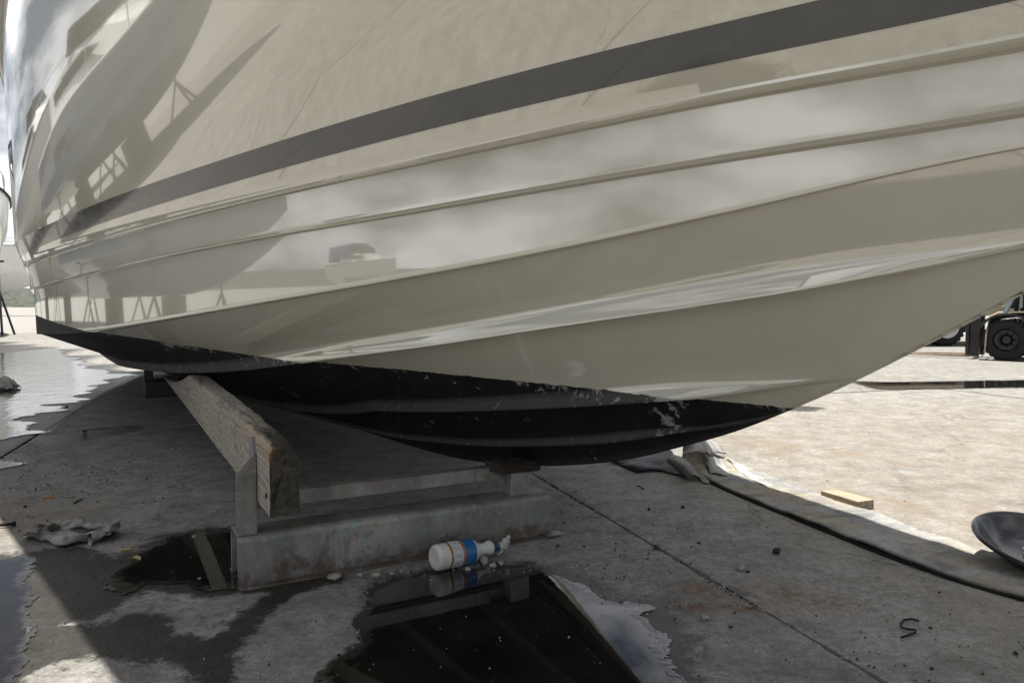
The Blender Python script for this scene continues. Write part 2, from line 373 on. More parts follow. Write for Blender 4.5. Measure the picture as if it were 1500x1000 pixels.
line('R1', 1.645, 2.24, 6.22, [(-8, 1.08), (-5.5, 1.08), (-3.4, 1.1218), (-2.6, 1.145), (-1.9, 1.1669), (-1.2, 1.1895), (-.5, 1.2097), (.1, 1.224), (.7, 1.2365), (1.2, 1.243), (1.6, 1.239), (2.24, 1.2639)])
line('SB', 1.66, 2.34, 6.32, [(-8, 1.15), (-5.5, 1.15), (-3.4, 1.179), (-2.6, 1.2048), (-1.9, 1.2298), (-1.2, 1.2542), (-.5, 1.2756), (.1, 1.2915), (.7, 1.3), (1.2, 1.2985), (1.6, 1.293), (2.34, 1.324)])
line('ST', 1.69, 2.46, 6.44, [(-8, 1.25), (-5.5, 1.245), (-3.4, 1.268), (-2.6, 1.2909), (-1.9, 1.315), (-1.2, 1.3358), (-.5, 1.3526), (.1, 1.3645), (.7, 1.3675), (1.2, 1.359), (1.6, 1.352), (2.46, 1.3957)])
SHW = cubic([(-8, 1.52), (-5.5, 1.68), (-4, 1.72), (-3, 1.68), (-2.2, 1.60), (-1.2, 1.43), (-.3, 1.27), (.5, 1.12), (1.2, .96), (2, .74), (3, .40), (3.7, 0)])
SHZ = cubic([(-8, 2.5), (-4, 2.56), (-2, 2.62), (0, 2.7), (2, 2.8), (3.7, 2.9)])
WLZ = cubic([(-8, .9), (-4, .77), (-2.5, .687), (-2.2, .669), (-1.6, .627), (-1.0, .604), (-.4, .602), (.2, .597), (.8, .590), (1.1, .586), (1.6, .575), (4, .5)])
WCH = lambda t: max(.02, LN['CH'][0](t))
F1 = lambda t: .712*(1-math.exp(-max(0, 1.78-t)/.37))-.045*sstep(-.2, -2.0, t)
F2 = lambda t: min(.395*(1-math.exp(-max(0, 1.25-t)/.45)), .331/WCH(t))
F3 = lambda t: min(.158*(1-math.exp(-max(0, 1.0-t)/.4)), .127/WCH(t))
def hull_prof(t):
    """list of (w, z, edge) from keel to sheer"""
    k = zk(t); pts = []
    def LW(nm):
        f, z, ts = LN[nm]
        if t >= ts: return 0., max(k, z(ts))
        return f(t), max(k+.0005, z(t))
    wc, zc = LW('CH'); fade = sstep(2.1, 1.2, t)
    cf = .028*min(1, wc/.5); we = max(0, wc-cf); Lw, Lz = we, (zc-.003)-k; Ls = math.hypot(Lw, Lz)+1e-9
    dw, dz = Lw/Ls, Lz/Ls; nw, nz = dz, -dw
    def pan(s, o=0): 
        s = min(max(s, 0), Ls); q = s/Ls
        o2 = o+.018*math.sin(math.pi*q)*min(1, wc)
        return (dw*s+nw*o2, k+dz*s+nz*o2)
    st = []
    for f_, o_, a_, t0, t1, wmax in ((F3, .020, .024, .5, .95, .227), (F2, .036, .035, .75, 1.27, .475), (F1, .045, .037, 1.1, 1.78, 1.0)):
        fr = sstep(t1, t0, t); s = max(0, min(f_(t)*wc/max(we, 1e-6), .97))*Ls if wc > 1e-6 else 0
        st.append((s, o_*fr, a_*max(fr, .15)))
    pts.append((0, k, 0)); pts.append((*pan(min(.008, Ls*.05)), .5))
    s0 = .008
    for s, o, a in st:
        for q in (.3, .6, .85): pts.append((*pan(s0+(s-s0)*q), 0))
        pts.append((*pan(s-.010), 0)); pts.append((*pan(s-.001, o*.94), .8)); pts.append((*pan(s+.003, o), 1)); pts.append((*pan(s+.008, o*.93), 1))
        pts.append((*pan(s+a*.6, o*.42), 1)); pts.append((*pan(s+a, o*.06), .4)); pts.append((*pan(s+a*1.15, 0), 0)); s0 = s+a*1.15
    for q in (.25, .5, .75, .95): pts.append((*pan(s0+(Ls-s0)*q), 0))
    pts.append((we, zc-.003, 0)); pts.append((wc-.002*min(1, wc*5), zc-.001, .3)); pts.append((wc, zc+.003*min(1, wc*5), .5))
    cur = (wc, zc+.003*min(1, wc*5))
    for nm in ('R2', 'R1'):
        we_, ze = LW(nm); ins = .046*min(1, we_/.3)*fade*(.3+.7*sstep(-3., -.6, t)); g = min(1, we_*6)
        tl = .025 if nm == 'R2' else .05
        top = (min(we_-.001*g, cur[0]+max(0, ze-cur[1])*tl), ze-.004*g); top = (max(0, top[0]), top[1]); ins = we_-top[0]
        for q in (.06, .3, .6, .9):
            bow_ = .0*g
            pts.append((max(0, cur[0]+(top[0]-cur[0])*q-bow_), cur[1]+(top[1]-cur[1])*q, 0))
        pts.append((top[0], top[1], 0)); pts.append((max(0, we_-ins+.006*g), ze, 0))
        pts.append((max(0, we_-.004*g), ze+.001*g, 0)); pts.append((we_, ze+.006*g, 0)); pts.append((we_+.0005*g, ze+.012*g, 0)); cur = (we_+.0005*g, ze+.012*g)
    wb, zb = LW('SB'); wt, zt = LW('ST'); zb = max(zb, cur[1]+.0005); zt = max(zt, zb+.0005)
    i_sb = len(pts)+1
    pts.append(((cur[0]+wb)/2, (cur[1]+zb)/2, 0))
    for q in (0, .33, .67, 1): pts.append((wb+(wt-wb)*q, zb+(zt-zb)*q, 0))
    ws, zs = max(0, SHW(t)), SHZ(t)
    if t > 3.2: zs = max(zs, k)
    ws = max(ws, 0) if t < 3.69 else 0
    for j in range(1, 13):
        q = j/12; qq = 1-(1-q)**1.9 if ws > wt else q
        pts.append((max(0, wt+(ws-wt)*qq), zt+(max(zs, zt+.01)-zt)*q, 0))
    return pts, i_sb
TS = np.concatenate([np.arange(-7.8, -4.2, .2), np.arange(-4.2, 2.0, .035), np.arange(2.0, 3.7, .06), [3.7]])
profs = [hull_prof(t) for t in TS]
np_ = len(profs[0][0]); I_SB = profs[0][1]

boat = thing('motor_boat', 'large beige motor boat with dark grey stripe and worn black bottom, on the cradle', 'boat', (BO[0], BO[1], 0), math.atan2(D[1], D[0]))
def blob(t, w_, bt, bw, rt, rw): return math.exp(-((t-bt)/rt)**2-((w_-bw)/rw)**2)
SCUFF = [(.70, .06, .05, .026, 1.15), (.74, .085, .025, .02, 1.1), (-1.45, .97, .42, .05, .95), (-1.9, 1.0, .2, .04, .7), (-.5, .72, .3, .03, .5), (-1.55, .48, .07, .06, .8), (-1.05, .49, .1, .04, .8), (-2.0, .5, .12, .05, .7), (-.9, .225, .5, .05, .55), (.0, .2, .5, .025, .4), (-.2, .56, .16, .04, .5), (.55, .29, .12, .03, .6), (.8, .15, .1, .03, .8), (-1.6, .30, .5, .03, .6)]
def build_hull():
    V = []; F_ = []; wl = []; ed = []; scf = []
    for side in (1, -1):
        b0 = len(V)
        for t, (pp, _) in zip(TS, profs):
            for (w_, z, e) in pp:
                V.append((t, -side*w_, z)); wl.append(z-WLZ(t)); ed.append(e if side == 1 else e)
                scf.append(min(1, sum(a*blob(t, w_, bt, bw, rt, rw) for bt, bw, rt, rw, a in SCUFF)))
        for i in range(len(TS)-1):
            for j in range(np_-1):
                q = [b0+i*np_+j, b0+(i+1)*np_+j, b0+(i+1)*np_+j+1, b0+i*np_+j+1]
                F_.append(q if side == 1 else q[::-1])
    # transom
    n0 = 0; b1 = len(TS)*np_
    for j in range(np_-1): F_.append([j, j+1, b1+j+1, b1+j])
    me = bpy.data.meshes.new('hull'); me.from_pydata(V, [], F_)
    for nm, arr in (('wl', wl), ('edge', ed), ('scuff', scf)):
        a = me.attributes.new(nm, 'FLOAT', 'POINT'); a.data.foreach_set('value', np.array(arr, np.float32))
    bm = bmesh.new(); bm.from_mesh(me); bmesh.ops.remove_doubles(bm, verts=bm.verts[:], dist=.00005)
    bmesh.ops.dissolve_degenerate(bm, edges=bm.edges[:], dist=.00005); bmesh.ops.recalc_face_normals(bm, faces=bm.faces[:])
    bm.to_mesh(me); bm.free()
    o = link('hull', me, M_GEL, boat, True); me.set_sharp_from_angle(angle=R(27)); return o
hull = build_hull()
def build_band(name, idx, off, mat):
    for side in (1, -1):
        V = []; F_ = []; n_ = len(idx)
        for t, (pp, _) in zip(TS, profs):
            if t > 2.5: continue
            for a, j in enumerate(idx):
                w_, z, _e = pp[j]; j2 = idx[min(a+1, n_-1)]; j1 = idx[max(a-1, 0)]
                tw, tz = pp[j2][0]-pp[j1][0], pp[j2][1]-pp[j1][1]; L_ = math.hypot(tw, tz)+1e-9
                V.append((t, -side*(w_+tz/L_*off), z-tw/L_*off))
        m_ = len(V)//n_
        for i in range(m_-1):
            for j in range(n_-1):
                q = [i*n_+j, (i+1)*n_+j, (i+1)*n_+j+1, i*n_+j+1]; F_.append(q if side == 1 else q[::-1])
        me = bpy.data.meshes.new(name); me.from_pydata(V, [], F_); link(name, me, mat, boat, True)
build_band('stripe', [I_SB, I_SB+1, I_SB+2, I_SB+3], .0016, M_STRIPE)
# rub rail, deck, cabin
for side in (1, -1):
    bm = bmesh.new(); pts = [(t, -side*(max(0, SHW(t))+.012), SHZ(t)-.02) for t in np.arange(-7.8, 3.71, .12)]
    tube(bm, pts, .03, 8); obj('rub_rail', bm, M_WHITE, boat, True)
    bm = bmesh.new(); pts = [(t, -side*(max(0, SHW(t))+.036), SHZ(t)-.02) for t in np.arange(-7.8, 3.71, .12)]
    tube(bm, pts, .013, 6); obj('rub_rail_insert', bm, M_STEELR, boat, True)
bm = bmesh.new(); prev = None
for t in np.arange(-7.8, 3.66, .15):
    ws = max(.01, SHW(t)); ring = [bm.verts.new((t, y*ws, SHZ(t)+.06*(1-y*y))) for y in (-1, -.6, -.2, .2, .6, 1)]
    if prev:
        for k in range(5): bm.faces.new((prev[k], prev[k+1], ring[k+1], ring[k]))
    prev = ring
obj('deck', bm, M_WHITE, boat, True)
def loft_box(bm, secs):
    prev = None
    for (t, wb, z0, wt, z1) in secs:
        ring = [bm.verts.new(p) for p in ((t, -wb, z0), (t, -wt, z1-.06), (t, -wt*.8, z1), (t, wt*.8, z1), (t, wt, z1-.06), (t, wb, z0))]
        if prev:
            for k in range(5): bm.faces.new((prev[k], prev[k+1], ring[k+1], ring[k]))
        else: bm.faces.new(ring[::-1])
        prev = ring
    bm.faces.new(prev)
bm = bmesh.new(); loft_box(bm, [(-7.0, 1.25, 2.5, 1.15, 3.0), (-4, 1.3, 2.55, 1.2, 3.15), (-1.6, 1.08, 2.62, .95, 3.2), (.4, .72, 2.7, .5, 3.05), (1.5, .4, 2.75, .2, 2.8)])
obj('cabin', bm, M_WHITE, boat, False, None, .03)
bm = bmesh.new(); loft_box(bm, [(-3.6, 1.18, 3.12, .95, 3.75), (-2.8, 1.12, 3.16, .9, 3.7), (-1.9, .95, 3.16, .8, 3.2)])
obj('windshield', bm, M_GLASS, boat)
for side in (1, -1):
    bm = bmesh.new(); prism(bm, [(-3.4, 2.8), (-1.8, 2.86), (-.4, 2.9), (-.6, 2.98), (-1.9, 3.05), (-3.3, 3.02)], 'y', -side*1.235, -side*.9)
    # side window follows the cabin flank
    for v in bm.verts: v.co.y = -side*(np.interp(v.co.x, [-4, -1.6, .4], [1.27, 1.04, .66])+(.006 if abs(v.co.y) > 1 else -.02))
    obj('window', bm, M_GLASS, boat)
    pts = [(t, -side*max(.02, SHW(t)*.94), SHZ(t)+.62) for t in np.arange(-3.0, 3.61, .2)]
    bm = bmesh.new(); tube(bm, pts, .014, 8); obj('hand_rail', bm, M_STEELR, boat, True)
    for t in np.arange(-3., 3.6, 1.1):
        bm = bmesh.new(); tube(bm, [(t, -side*SHW(t)*.95, SHZ(t)), (t, -side*max(.02, SHW(t)*.94), SHZ(t)+.62)], .012, 6); obj('stanchion', bm, M_STEELR, boat, True)
bm = bmesh.new(); box(bm, -8.5, -7.8, -1.45, 1.45, 1.0, 1.08); obj('swim_platform', bm, M_WHITE, boat, False, None, .02)

# ------------------------------------------------------------------ concrete yard: slabs, sheets
E1 = np.array([.942, .335]); E2 = np.array([-.335, .942])
ang = math.atan2(E1[1], E1[0])
ground = link('ground', bpy.data.meshes.new('ground'), M_DIRT); tag(ground, kind='structure')
bm = bmesh.new(); [bm.verts.new(p) for p in ((-900, -900, -.03), (900, -900, -.03), (900, 900, -.03), (-900, 900, -.03))]; bm.verts.ensure_lookup_table(); bm.faces.new(bm.verts[:]); bm.to_mesh(ground.data); bm.free()
def px_poly(pts): return [tuple(P(u, v)[:2]) for u, v in pts]
WET = [px_poly(p) for p in (
    [(-260, 826), (0, 820), (48, 814), (100, 812), (160, 826), (232, 806), (246, 788), (300, 779), (352, 781), (352, 868), (400, 862), (392, 884), (372, 888), (340, 940), (310, 960), (270, 962), (200, 955), (150, 955), (120, 962), (60, 1015), (40, 1300), (-500, 1300)],
    [(80, 905), (340, 940), (345, 1000), (300, 1100), (200, 1000), (90, 945)],
    [(300, 985), (340, 935), (372, 960), (345, 1100), (290, 1100)],
    [(545, 868), (590, 850), (640, 842), (700, 838), (762, 833), (802, 838), (850, 858), (885, 880), (940, 884), (962, 890), (948, 905), (990, 938), (972, 965), (984, 1000), (1010, 1300), (430, 1300), (470, 1000), (482, 968), (528, 942), (524, 905)],
    [(350, 868), (470, 852), (440, 866), (400, 880), (352, 905), (300, 912)],
    )]
DRY = [px_poly(p) for p in (
    [(86, 914), (150, 900), (182, 880), (215, 862), (262, 868), (300, 874), (352, 870), (396, 866), (374, 886), (345, 902), (326, 928), (300, 936), (258, 930), (238, 902), (200, 898), (150, 915)],
    [(44, 818), (100, 806), (146, 838), (150, 880), (128, 930), (100, 962), (60, 1010), (34, 1010), (40, 900)],
    [(-10, 1030), (40, 985), (78, 972), (125, 957), (180, 966), (256, 965), (286, 990), (300, 1040), (150, 1300)],
    )]
WATER = [px_poly([(-260, 826), (0, 820), (30, 815), (46, 818), (42, 900), (30, 1010), (20, 1300), (-500, 1300)]), px_poly([(168, 838), (205, 812), (236, 800), (246, 788), (300, 779), (352, 781), (352, 864), (300, 868), (262, 858), (215, 858), (182, 872), (160, 862)]), WET[3]]
FAR_WET = [px_poly(p) for p in (
    [(-420, 505), (0, 500), (100, 512), (150, 538), (200, 549), (140, 578), (100, 602), (66, 630), (0, 664), (-420, 860)],
    [(60, 642), (110, 633), (190, 624), (196, 629), (120, 642), (80, 652)],
    [(-200, 668), (0, 662), (38, 672), (30, 684), (0, 693), (-200, 730)])]
RIGHT_WET = [px_poly([(1245, 558), (1300, 560), (1500, 557), (1700, 556), (1700, 566), (1500, 567), (1380, 569), (1290, 570)]), px_poly([(1150, 594), (1195, 597), (1180, 601), (1150, 600)])]
def field(X, Y, polys, dry=(), amp=.05, sc=7., seed=3, streak=0):
    f = np.full(X.shape, -9.)
    for p in polys: f = np.maximum(f, poly_sd(X, Y, p))
    for p in dry: f = np.minimum(f, -poly_sd(X, Y, p))
    if streak:
        a_ = (X*E1[0]+Y*E1[1])*.55; b_ = (X*E2[0]+Y*E2[1])*1.9
        return f-.13+amp*2*fbm(a_, b_, sc, 7, seed, .66)+.12*fbm(a_, b_, 9, 5, seed+4, .75)
    return f+amp*2*fbm(X, Y, sc, 6, seed, .62)+amp*.9*fbm(X, Y, sc*6, 4, seed+9, .75)+amp*.5*fbm(X, Y, sc*22, 3, seed+15, .8)
def damp_field(X, Y):
    f = np.full(X.shape, -9.)
    for p in WET+FAR_WET+RIGHT_WET+DRY: f = np.maximum(f, poly_sd(X, Y, p))
    return np.clip(1-(-f)/.16, 0, 1)
def gauss(X, Y, u, v, ru, rv, a=0):
    p = P(u, v); c, s = math.cos(a), math.sin(a); x = X-p.x; y = Y-p.y
    return np.exp(-((x*c+y*s)/ru)**2-((-x*s+y*c)/rv)**2)
DRYISL = px_poly([(340, 1010), (338, 955), (372, 930), (430, 868), (530, 850), (542, 880), (524, 905), (526, 945), (480, 970), (468, 1010)])
def marks(X, Y):
    damp_shade = damp_field(X, Y)*.74
    isl = np.clip(poly_sd(X, Y, DRYISL)/.05+.3, 0, 1)
    for q_ in (DRY[0], DRY[2]): isl = np.maximum(isl, np.clip(poly_sd(X, Y, q_)/.05+.5, 0, 1)*.75)
    damp_shade = damp_shade*(1-isl*.8)
    damp_shade = np.maximum(damp_shade, .16*np.clip(1.5-X, 0, 1)*np.clip((5.2-Y)/1.5, 0, 1))  # painted shade: patchy darker tone laid under and around the boat
    rust = np.zeros_like(X)
    pts = [P(830, 882), P(900, 884), P(980, 887), P(1060, 888), P(1105, 890)]
    for a, b in zip(pts, pts[1:]):
        ex, ey = b.x-a.x, b.y-a.y; t = np.clip(((X-a.x)*ex+(Y-a.y)*ey)/(ex*ex+ey*ey), 0, 1)
        rust = np.maximum(rust, np.exp(-((X-a.x-ex*t)**2+(Y-a.y-ey*t)**2)/.022**2))
    rust = np.maximum(rust, .8*gauss(X, Y, 1035, 865, .10, .05, -.6)); rust = np.maximum(rust, .55*gauss(X, Y, 1150, 872, .16, .09, -.4))
    rust = np.maximum(rust, .35*gauss(X, Y, 30, 770, .25, .16))
    c1 = X*E1[0]+Y*E1[1]
    tan = np.clip((X-.75)/.7, 0, 1)*np.clip(1.35-(Y-3.6)/3, .12, 1)*.62
    tan = np.maximum(tan, 1.25*gauss(X, Y, 1300, 740, .5, .3, -.5)); tan = np.maximum(tan, 1.1*gauss(X, Y, 1120, 650, .3, .5)); tan = np.maximum(tan, .9*gauss(X, Y, 1230, 665, .7, .25, -.3)); tan = np.maximum(tan, .5*gauss(X, Y, 20, 745, .4, .3))
    tan = np.maximum(tan, .5*gauss(X, Y, 1170, 885, .22, .13))
    pale = np.maximum(.9*gauss(X, Y, 940, 795, .10, .03, .9), .6*gauss(X, Y, 1020, 760, .2, .12)); pale = np.maximum(pale, .5*gauss(X, Y, 1250, 870, .3, .3)); pale = np.maximum(pale, .45*gauss(X, Y, 900, 720, .2, .2))
    # dark seam dirt along the chipped joint
    sd = gauss(X, Y, 1075, 865, .12, .035, -.75); damp_shade = np.maximum(damp_shade, .75*sd)
    return np.stack([damp_shade, rust, tan, pale], -1).astype(np.float32)
J1 = [-1.30+2.618*i for i in range(-5, 9) if i not in (2, 4)]; J2 = [.4+5.2*i for i in range(-2, 6)]
GAP = .007
for i in range(len(J1)-1):
    for j in range(len(J2)-1):
        a0, a1, b0, b1 = J1[i]+GAP/2, J1[i+1]-GAP/2, J2[j]+GAP/2, J2[j+1]-GAP/2
        near = (i in (4, 5, 6)) and j in (2,); res = .03 if near else (.12 if i in (3, 4, 5, 6, 7) and j in (1, 2, 3) else .65)
        na = max(2, int((a1-a0)/res)); nb = max(2, int((b1-b0)/res))
        A, B_ = np.meshgrid(np.linspace(a0, a1, na+1), np.linspace(b0, b1, nb+1), indexing='ij')
        Z = np.zeros_like(A)
        if near:
            ja = .028*fbm(A, B_, 4, 6, 21, .8); jb = .02*fbm(A, B_, 4, 6, 29, .8)
            A = A.copy(); B_ = B_.copy(); A[0] += np.abs(ja[0])*1.6; A[-1] -= np.abs(ja[-1])*1.6; B_[:, 0] += np.abs(jb[:, 0])*1.6; B_[:, -1] -= np.abs(jb[:, -1])*1.6
            for s_ in (0, -1): Z[s_] -= .004; Z[:, s_] -= .004
        X = A*E1[0]+B_*E2[0]; Y = A*E1[1]+B_*E2[1]
        V = np.stack([X, Y, Z], -1).reshape(-1, 3); nv = len(V)
        idx = np.arange(nv).reshape(na+1, nb+1)
        F_ = np.stack([idx[:-1, :-1], idx[1:, :-1], idx[1:, 1:], idx[:-1, 1:]], -1).reshape(-1, 4).tolist()
        ring = list(idx[:, 0])+list(idx[-1, 1:])+list(idx[-2::-1, -1])+list(idx[0, -2:0:-1])
        low = V[ring].copy(); low[:, 2] = -.028
        V = np.concatenate([V, low]); m_ = len(ring)
        F_ += [[int(ring[k]), int(nv+k), int(nv+(k+1) % m_), int(ring[(k+1) % m_])] for k in range(m_)]
        me = bpy.data.meshes.new('slab'); me.from_pydata(V.tolist(), [], F_)
        mk = marks(V[:, 0], V[:, 1]); at = me.attributes.new('marks', 'FLOAT_COLOR', 'POINT'); at.data.foreach_set('color', mk.ravel())
        o = link('slab', me, M_CONC, ground)
# outer yard beyond the slabs one can tell apart
bm = bmesh.new(); lo1, hi1, lo2, hi2, BIG = J1[0], J1[-1], J2[0], J2[-1], 800
def e(a, b, z=-.001): return bm.verts.new((a*E1[0]+b*E2[0], a*E1[1]+b*E2[1], z))
for a0, a1, b0, b1 in ((-BIG, lo1, -BIG, BIG), (hi1, BIG, -BIG, BIG), (lo1, hi1, -BIG, lo2), (lo1, hi1, hi2, BIG)):
    bm.faces.new([e(a0, b0), e(a1, b0), e(a1, b1), e(a0, b1)])
tag(obj('yard', bm, M_CONC), kind='structure')

def water_sheet(x0, x1, y0, y1, h, polys, dry, amp, sc, seed, z=.0028, streak=0, mat=None):
    xs = np.arange(x0, x1, h); ys = np.arange(y0, y1, h); X, Y = np.meshgrid(xs, ys, indexing='ij'); f = field(X, Y, polys, dry, amp, sc, seed, streak)
    V = []; F_ = []; dep = []; cache = {}
    def vert(key, x, y, d_):
        if key not in cache: cache[key] = len(V); V.append((x, y, z)); dep.append(d_)
        return cache[key]
    pos = f > 0; any_ = pos[:-1, :-1] | pos[1:, :-1] | pos[1:, 1:] | pos[:-1, 1:]
    for i, j in zip(*np.nonzero(any_)):
        c = [(i, j), (i+1, j), (i+1, j+1), (i, j+1)]; out = []
        for k in range(4):
            a, b = c[k], c[(k+1) % 4]; fa, fb = f[a], f[b]
            if fa > 0: out.append(vert(a, xs[a[0]], ys[a[1]], min(1., fa/.09)))
            if (fa > 0) != (fb > 0):
                t = fa/(fa-fb); key = (min(a, b), max(a, b)); out.append(vert(key, xs[a[0]]+(xs[b[0]]-xs[a[0]])*t, ys[a[1]]+(ys[b[1]]-ys[a[1]])*t, 0.))
        if len(out) >= 3: F_.append(out)
    me = bpy.data.meshes.new('puddle'); me.from_pydata(V, [], F_)
    a = me.attributes.new('depth', 'FLOAT', 'POINT'); a.data.foreach_set('value', np.array(dep, np.float32))
    return tag(link('puddle', me, mat or M_WATER, None, True), kind='structure')
water_sheet(-2.4, .62, .9, 2.85, .0075, WATER, (), .045, 5.5, 3)
water_sheet(-9., -1.5, 3., 17., .03, FAR_WET, (), .40, 1.5, 11, .0028, 1, M_WATERR)
water_sheet(2.9, 8.5, 6.5, 9.4, .03, RIGHT_WET, (), .06, 4, 15)

# ------------------------------------------------------------------ steel cradle under the bow
CL = P(352, 867); CR = P(820, 785); CA = (CR-CL); CLEN = CA.length; cang = math.atan2(CA.y, CA.x)
cradle = thing('boat_cradle', 'galvanised steel cradle with a wide channel base and angle post, under the bow', 'cradle', CL, cang)
T = .006; HB = .152; WB = .135
def arc(cx, cy, r, a0, a1, n=5): return [(cx+r*math.cos(R(a0+(a1-a0)*k/n)), cy+r*math.sin(R(a0+(a1-a0)*k/n))) for k in range(n+1)]
ro, ri = .022, .016
outer = [(-.0, 0), (-.0, T)]+[(.034, T)]+arc(.040+ro, HB-ro, ro, 180, 90)+arc(.04+WB-ro, HB-ro, ro, 90, 0)+[(.046+WB, T), (.08+WB, T), (.08+WB, 0)]
inner = [(.04+WB-T, 0)]+arc(.04+WB-T-ri, HB-T-ri, ri, 0, 90)+arc(.04+T+ri, HB-T-ri, ri, 90, 180)+[(.04+T, 0)]
bm = bmesh.new(); prism(bm, outer+inner, 'x', 0, CLEN-.015); base = obj('base_beam', bm, M_GALV, cradle, False, None, .0015)
bm = bmesh.new(); box(bm, CLEN-.06, CLEN+.01, -.012, .03, T+.001, T+.006); obj('foot_plate', bm, M_GALV, cradle, False, None, .001)
# angle post: front flange with chamfered top, side flange with rounded tongue against the timber
y0 = .046
bm = bmesh.new(); prism(bm, [(0, HB-.002), (.058, HB-.002), (.058, .40), (0, .338)], 'y', y0, y0+.008); 
obj('post', bm, M_GALV, cradle, False, None, .0015)
bm = bmesh.new(); prism(bm, [(y0+.0085, HB-.002), (y0+.075, HB-.002), (y0+.075, .415)]+arc(y0+.045, .405, .03, 20, 160, 6)+[(y0+.0085, .40)], 'x', .050, .058)
obj('post_flange', bm, M_GALV, cradle, False, None, .0015)
bm = bmesh.new(); prism(bm, [(.12, .205), (.165, .205), (.165, .211), (.126, .211), (.126, .244), (.165, .244), (.165, .25), (.12, .25)], 'x', .066, 1.0)
obj('cross_rail', bm, M_GALV, cradle, False, None, .001)
bm = bmesh.new(); box(bm, .925, 1.0, .055, .118, HB-.001, .236); obj('short_post', bm, M_GALV, cradle, False, None, .004)
# keel block
bm = bmesh.new(); box(bm, -.09, .075, -.045, .075, 0, .034)
bmesh.ops.subdivide_edges(bm, edges=bm.edges[:], cuts=7, use_grid_fill=True)
for v in bm.verts:
    n_ = random.uniform(-1, 1); v.co += Vector((n_*.004, random.uniform(-.004, .004), random.uniform(-.003, .003) if v.co.z > .01 else 0))
blk = obj('keel_block', bm, M_WOODD, None); Mc = Matrix.Translation(CL) @ Matrix.Rotation(cang, 4, 'Z')
blk.location = Mc @ Vector((.965, .09, .2372)); blk.rotation_euler = (0, 0, cang); tag(blk, 'dark splintered wood block wedged between the keel and the short steel post', 'wood block')
# ------------------------------------------------------------------ timber bunk
def hull_z(t, w_):
    pp, _ = hull_prof(t); pp = [q for q in pp if True]
    ww = [q[0] for q in pp[:37]]; zz = [q[1] for q in pp[:37]]
    return float(np.interp(w_, ww, zz))
def timber():
    bm = bmesh.new(); n_, m_, k_ = 90, 12, 5; rings = []; rot = []; tint = []
    Ltim = 4.7; W_ = .080; z0 = .2515; B0 = -.155
    for i in range(n_+1):
        y = Ltim*(i/n_)**1.75; ring = []
        p = Mc @ Vector((.0595+W_/2, B0+y, 0)); t_, w_ = to_boat(p.x, p.y)
        hz = hull_z(t_, w_-.05)-.012
        top = min(.452, hz); near = math.exp(-y/.16); worn = math.exp(-y/.65)
        rag = .02*worn*(float(fbm(np.array([y]), np.array([3.1]), 16, 4, 5)[0])+.3)
        outline = []
        for (x, z) in [(0, 0), (W_, 0)]: outline.append((x, z))
        zt = top-z0-rag
        ch = .020*near+.010*worn
        sh = .010*worn+.005
        outline += [(W_, zt*.35), (W_, zt*.7), (W_, zt-ch*.9), (W_-.012, zt-ch*.35), (W_*.55, zt-.004*worn), (W_*.3, zt), (.006+sh*.3, zt-sh*.35), (0, zt-sh), (0, zt*.66), (0, zt*.33)]
        for q, (x, z) in enumerate(outline):
            jx = .0025*(float(fbm(np.array([y*1.]), np.array([q*1.7]), 22, 4, 9)[0]))*2
            jz = jx if z > .02 else 0
            e_ = 0
            if i == 0: e_ = random.uniform(-.004, .006)
            if z > zt*.8: jx += worn*random.uniform(-.006, .004); jz += worn*random.uniform(-.009, .003)
            ring.append(bm.verts.new((x+jx, y+e_, z0+z+jz)))
            rot.append(max(near*.2, worn*(1. if 3 < q < 8 else 0)+(.25 if q in (4, 8) else 0)) if i else 1.)
            tint.append(worn*.6*(1 if q in (8, 9) else 0))
        rings.append(ring)
    for A, B_ in zip(rings, rings[1:]):
        for k in range(len(A)): bm.faces.new((A[k], A[(k+1) % len(A)], B_[(k+1) % len(A)], B_[k]))
    # ragged end grain: a fan with an inner ring set back a little
    A = rings[0]; cx = sum((v.co for v in A), Vector())/len(A)
    inn = []
    ef = []
    for v in A:
        q = bm.verts.new(cx+(v.co-cx)*.72+Vector((0, random.uniform(-.006, .008), 0))); inn.append(q); rot.append(1.); tint.append(0)
    c0 = bm.verts.new(cx+Vector((0, .004, 0))); rot.append(1.); tint.append(0)
    for k in range(len(A)):
        k2 = (k+1) % len(A); bm.faces.new((A[k2], A[k], inn[k], inn[k2])); bm.faces.new((inn[k2], inn[k], c0))
    bm.faces.new(rings[-1])
    bmesh.ops.recalc_face_normals(bm, faces=bm.faces[:])
    me = bpy.data.meshes.new('timber_beam'); bm.to_mesh(me); bm.free()
    for nm, arr in (('rot', rot), ('tint', tint)):
        a = me.attributes.new(nm, 'FLOAT', 'POINT'); a.data.foreach_set('value', np.array(arr, np.float32))
    o = link('timber_beam', me, M_WOOD)
    o.location = Mc @ Vector((.0595, B0, 0)); o.rotation_euler = (0, 0, cang)
    return tag(o, 'long weathered timber beam with a rotten dark end, running back under the hull', 'timber')
timb = timber()
bm = bmesh.new(); lathe(bm, [(.008, -.002), (.008, .003)], 10, Matrix.Rotation(R(-90), 4, 'Y')); nl = obj('bolt_hole', bm, M_RUBBER, timb, True, (.0, .05, .30))
# rear support
rp = P(212, 583); rear = thing('cradle_support', 'dark steel support stand at the far end of the timber beam, below the stern', 'support stand', rp, cang)
bm = bmesh.new(); prism(bm, [(0, 0), (.24, 0), (.24, .15), (0, .15)], 'x', 0, .55); obj('base_beam', bm, M_DSTEEL, rear, False, None, .012)
bm = bmesh.new(); box(bm, .0, .075, .03, .038, .1495, .34); box(bm, .067, .075, .0385, .12, .1495, .36); obj('post', bm, M_DSTEEL, rear, False, None, .002)

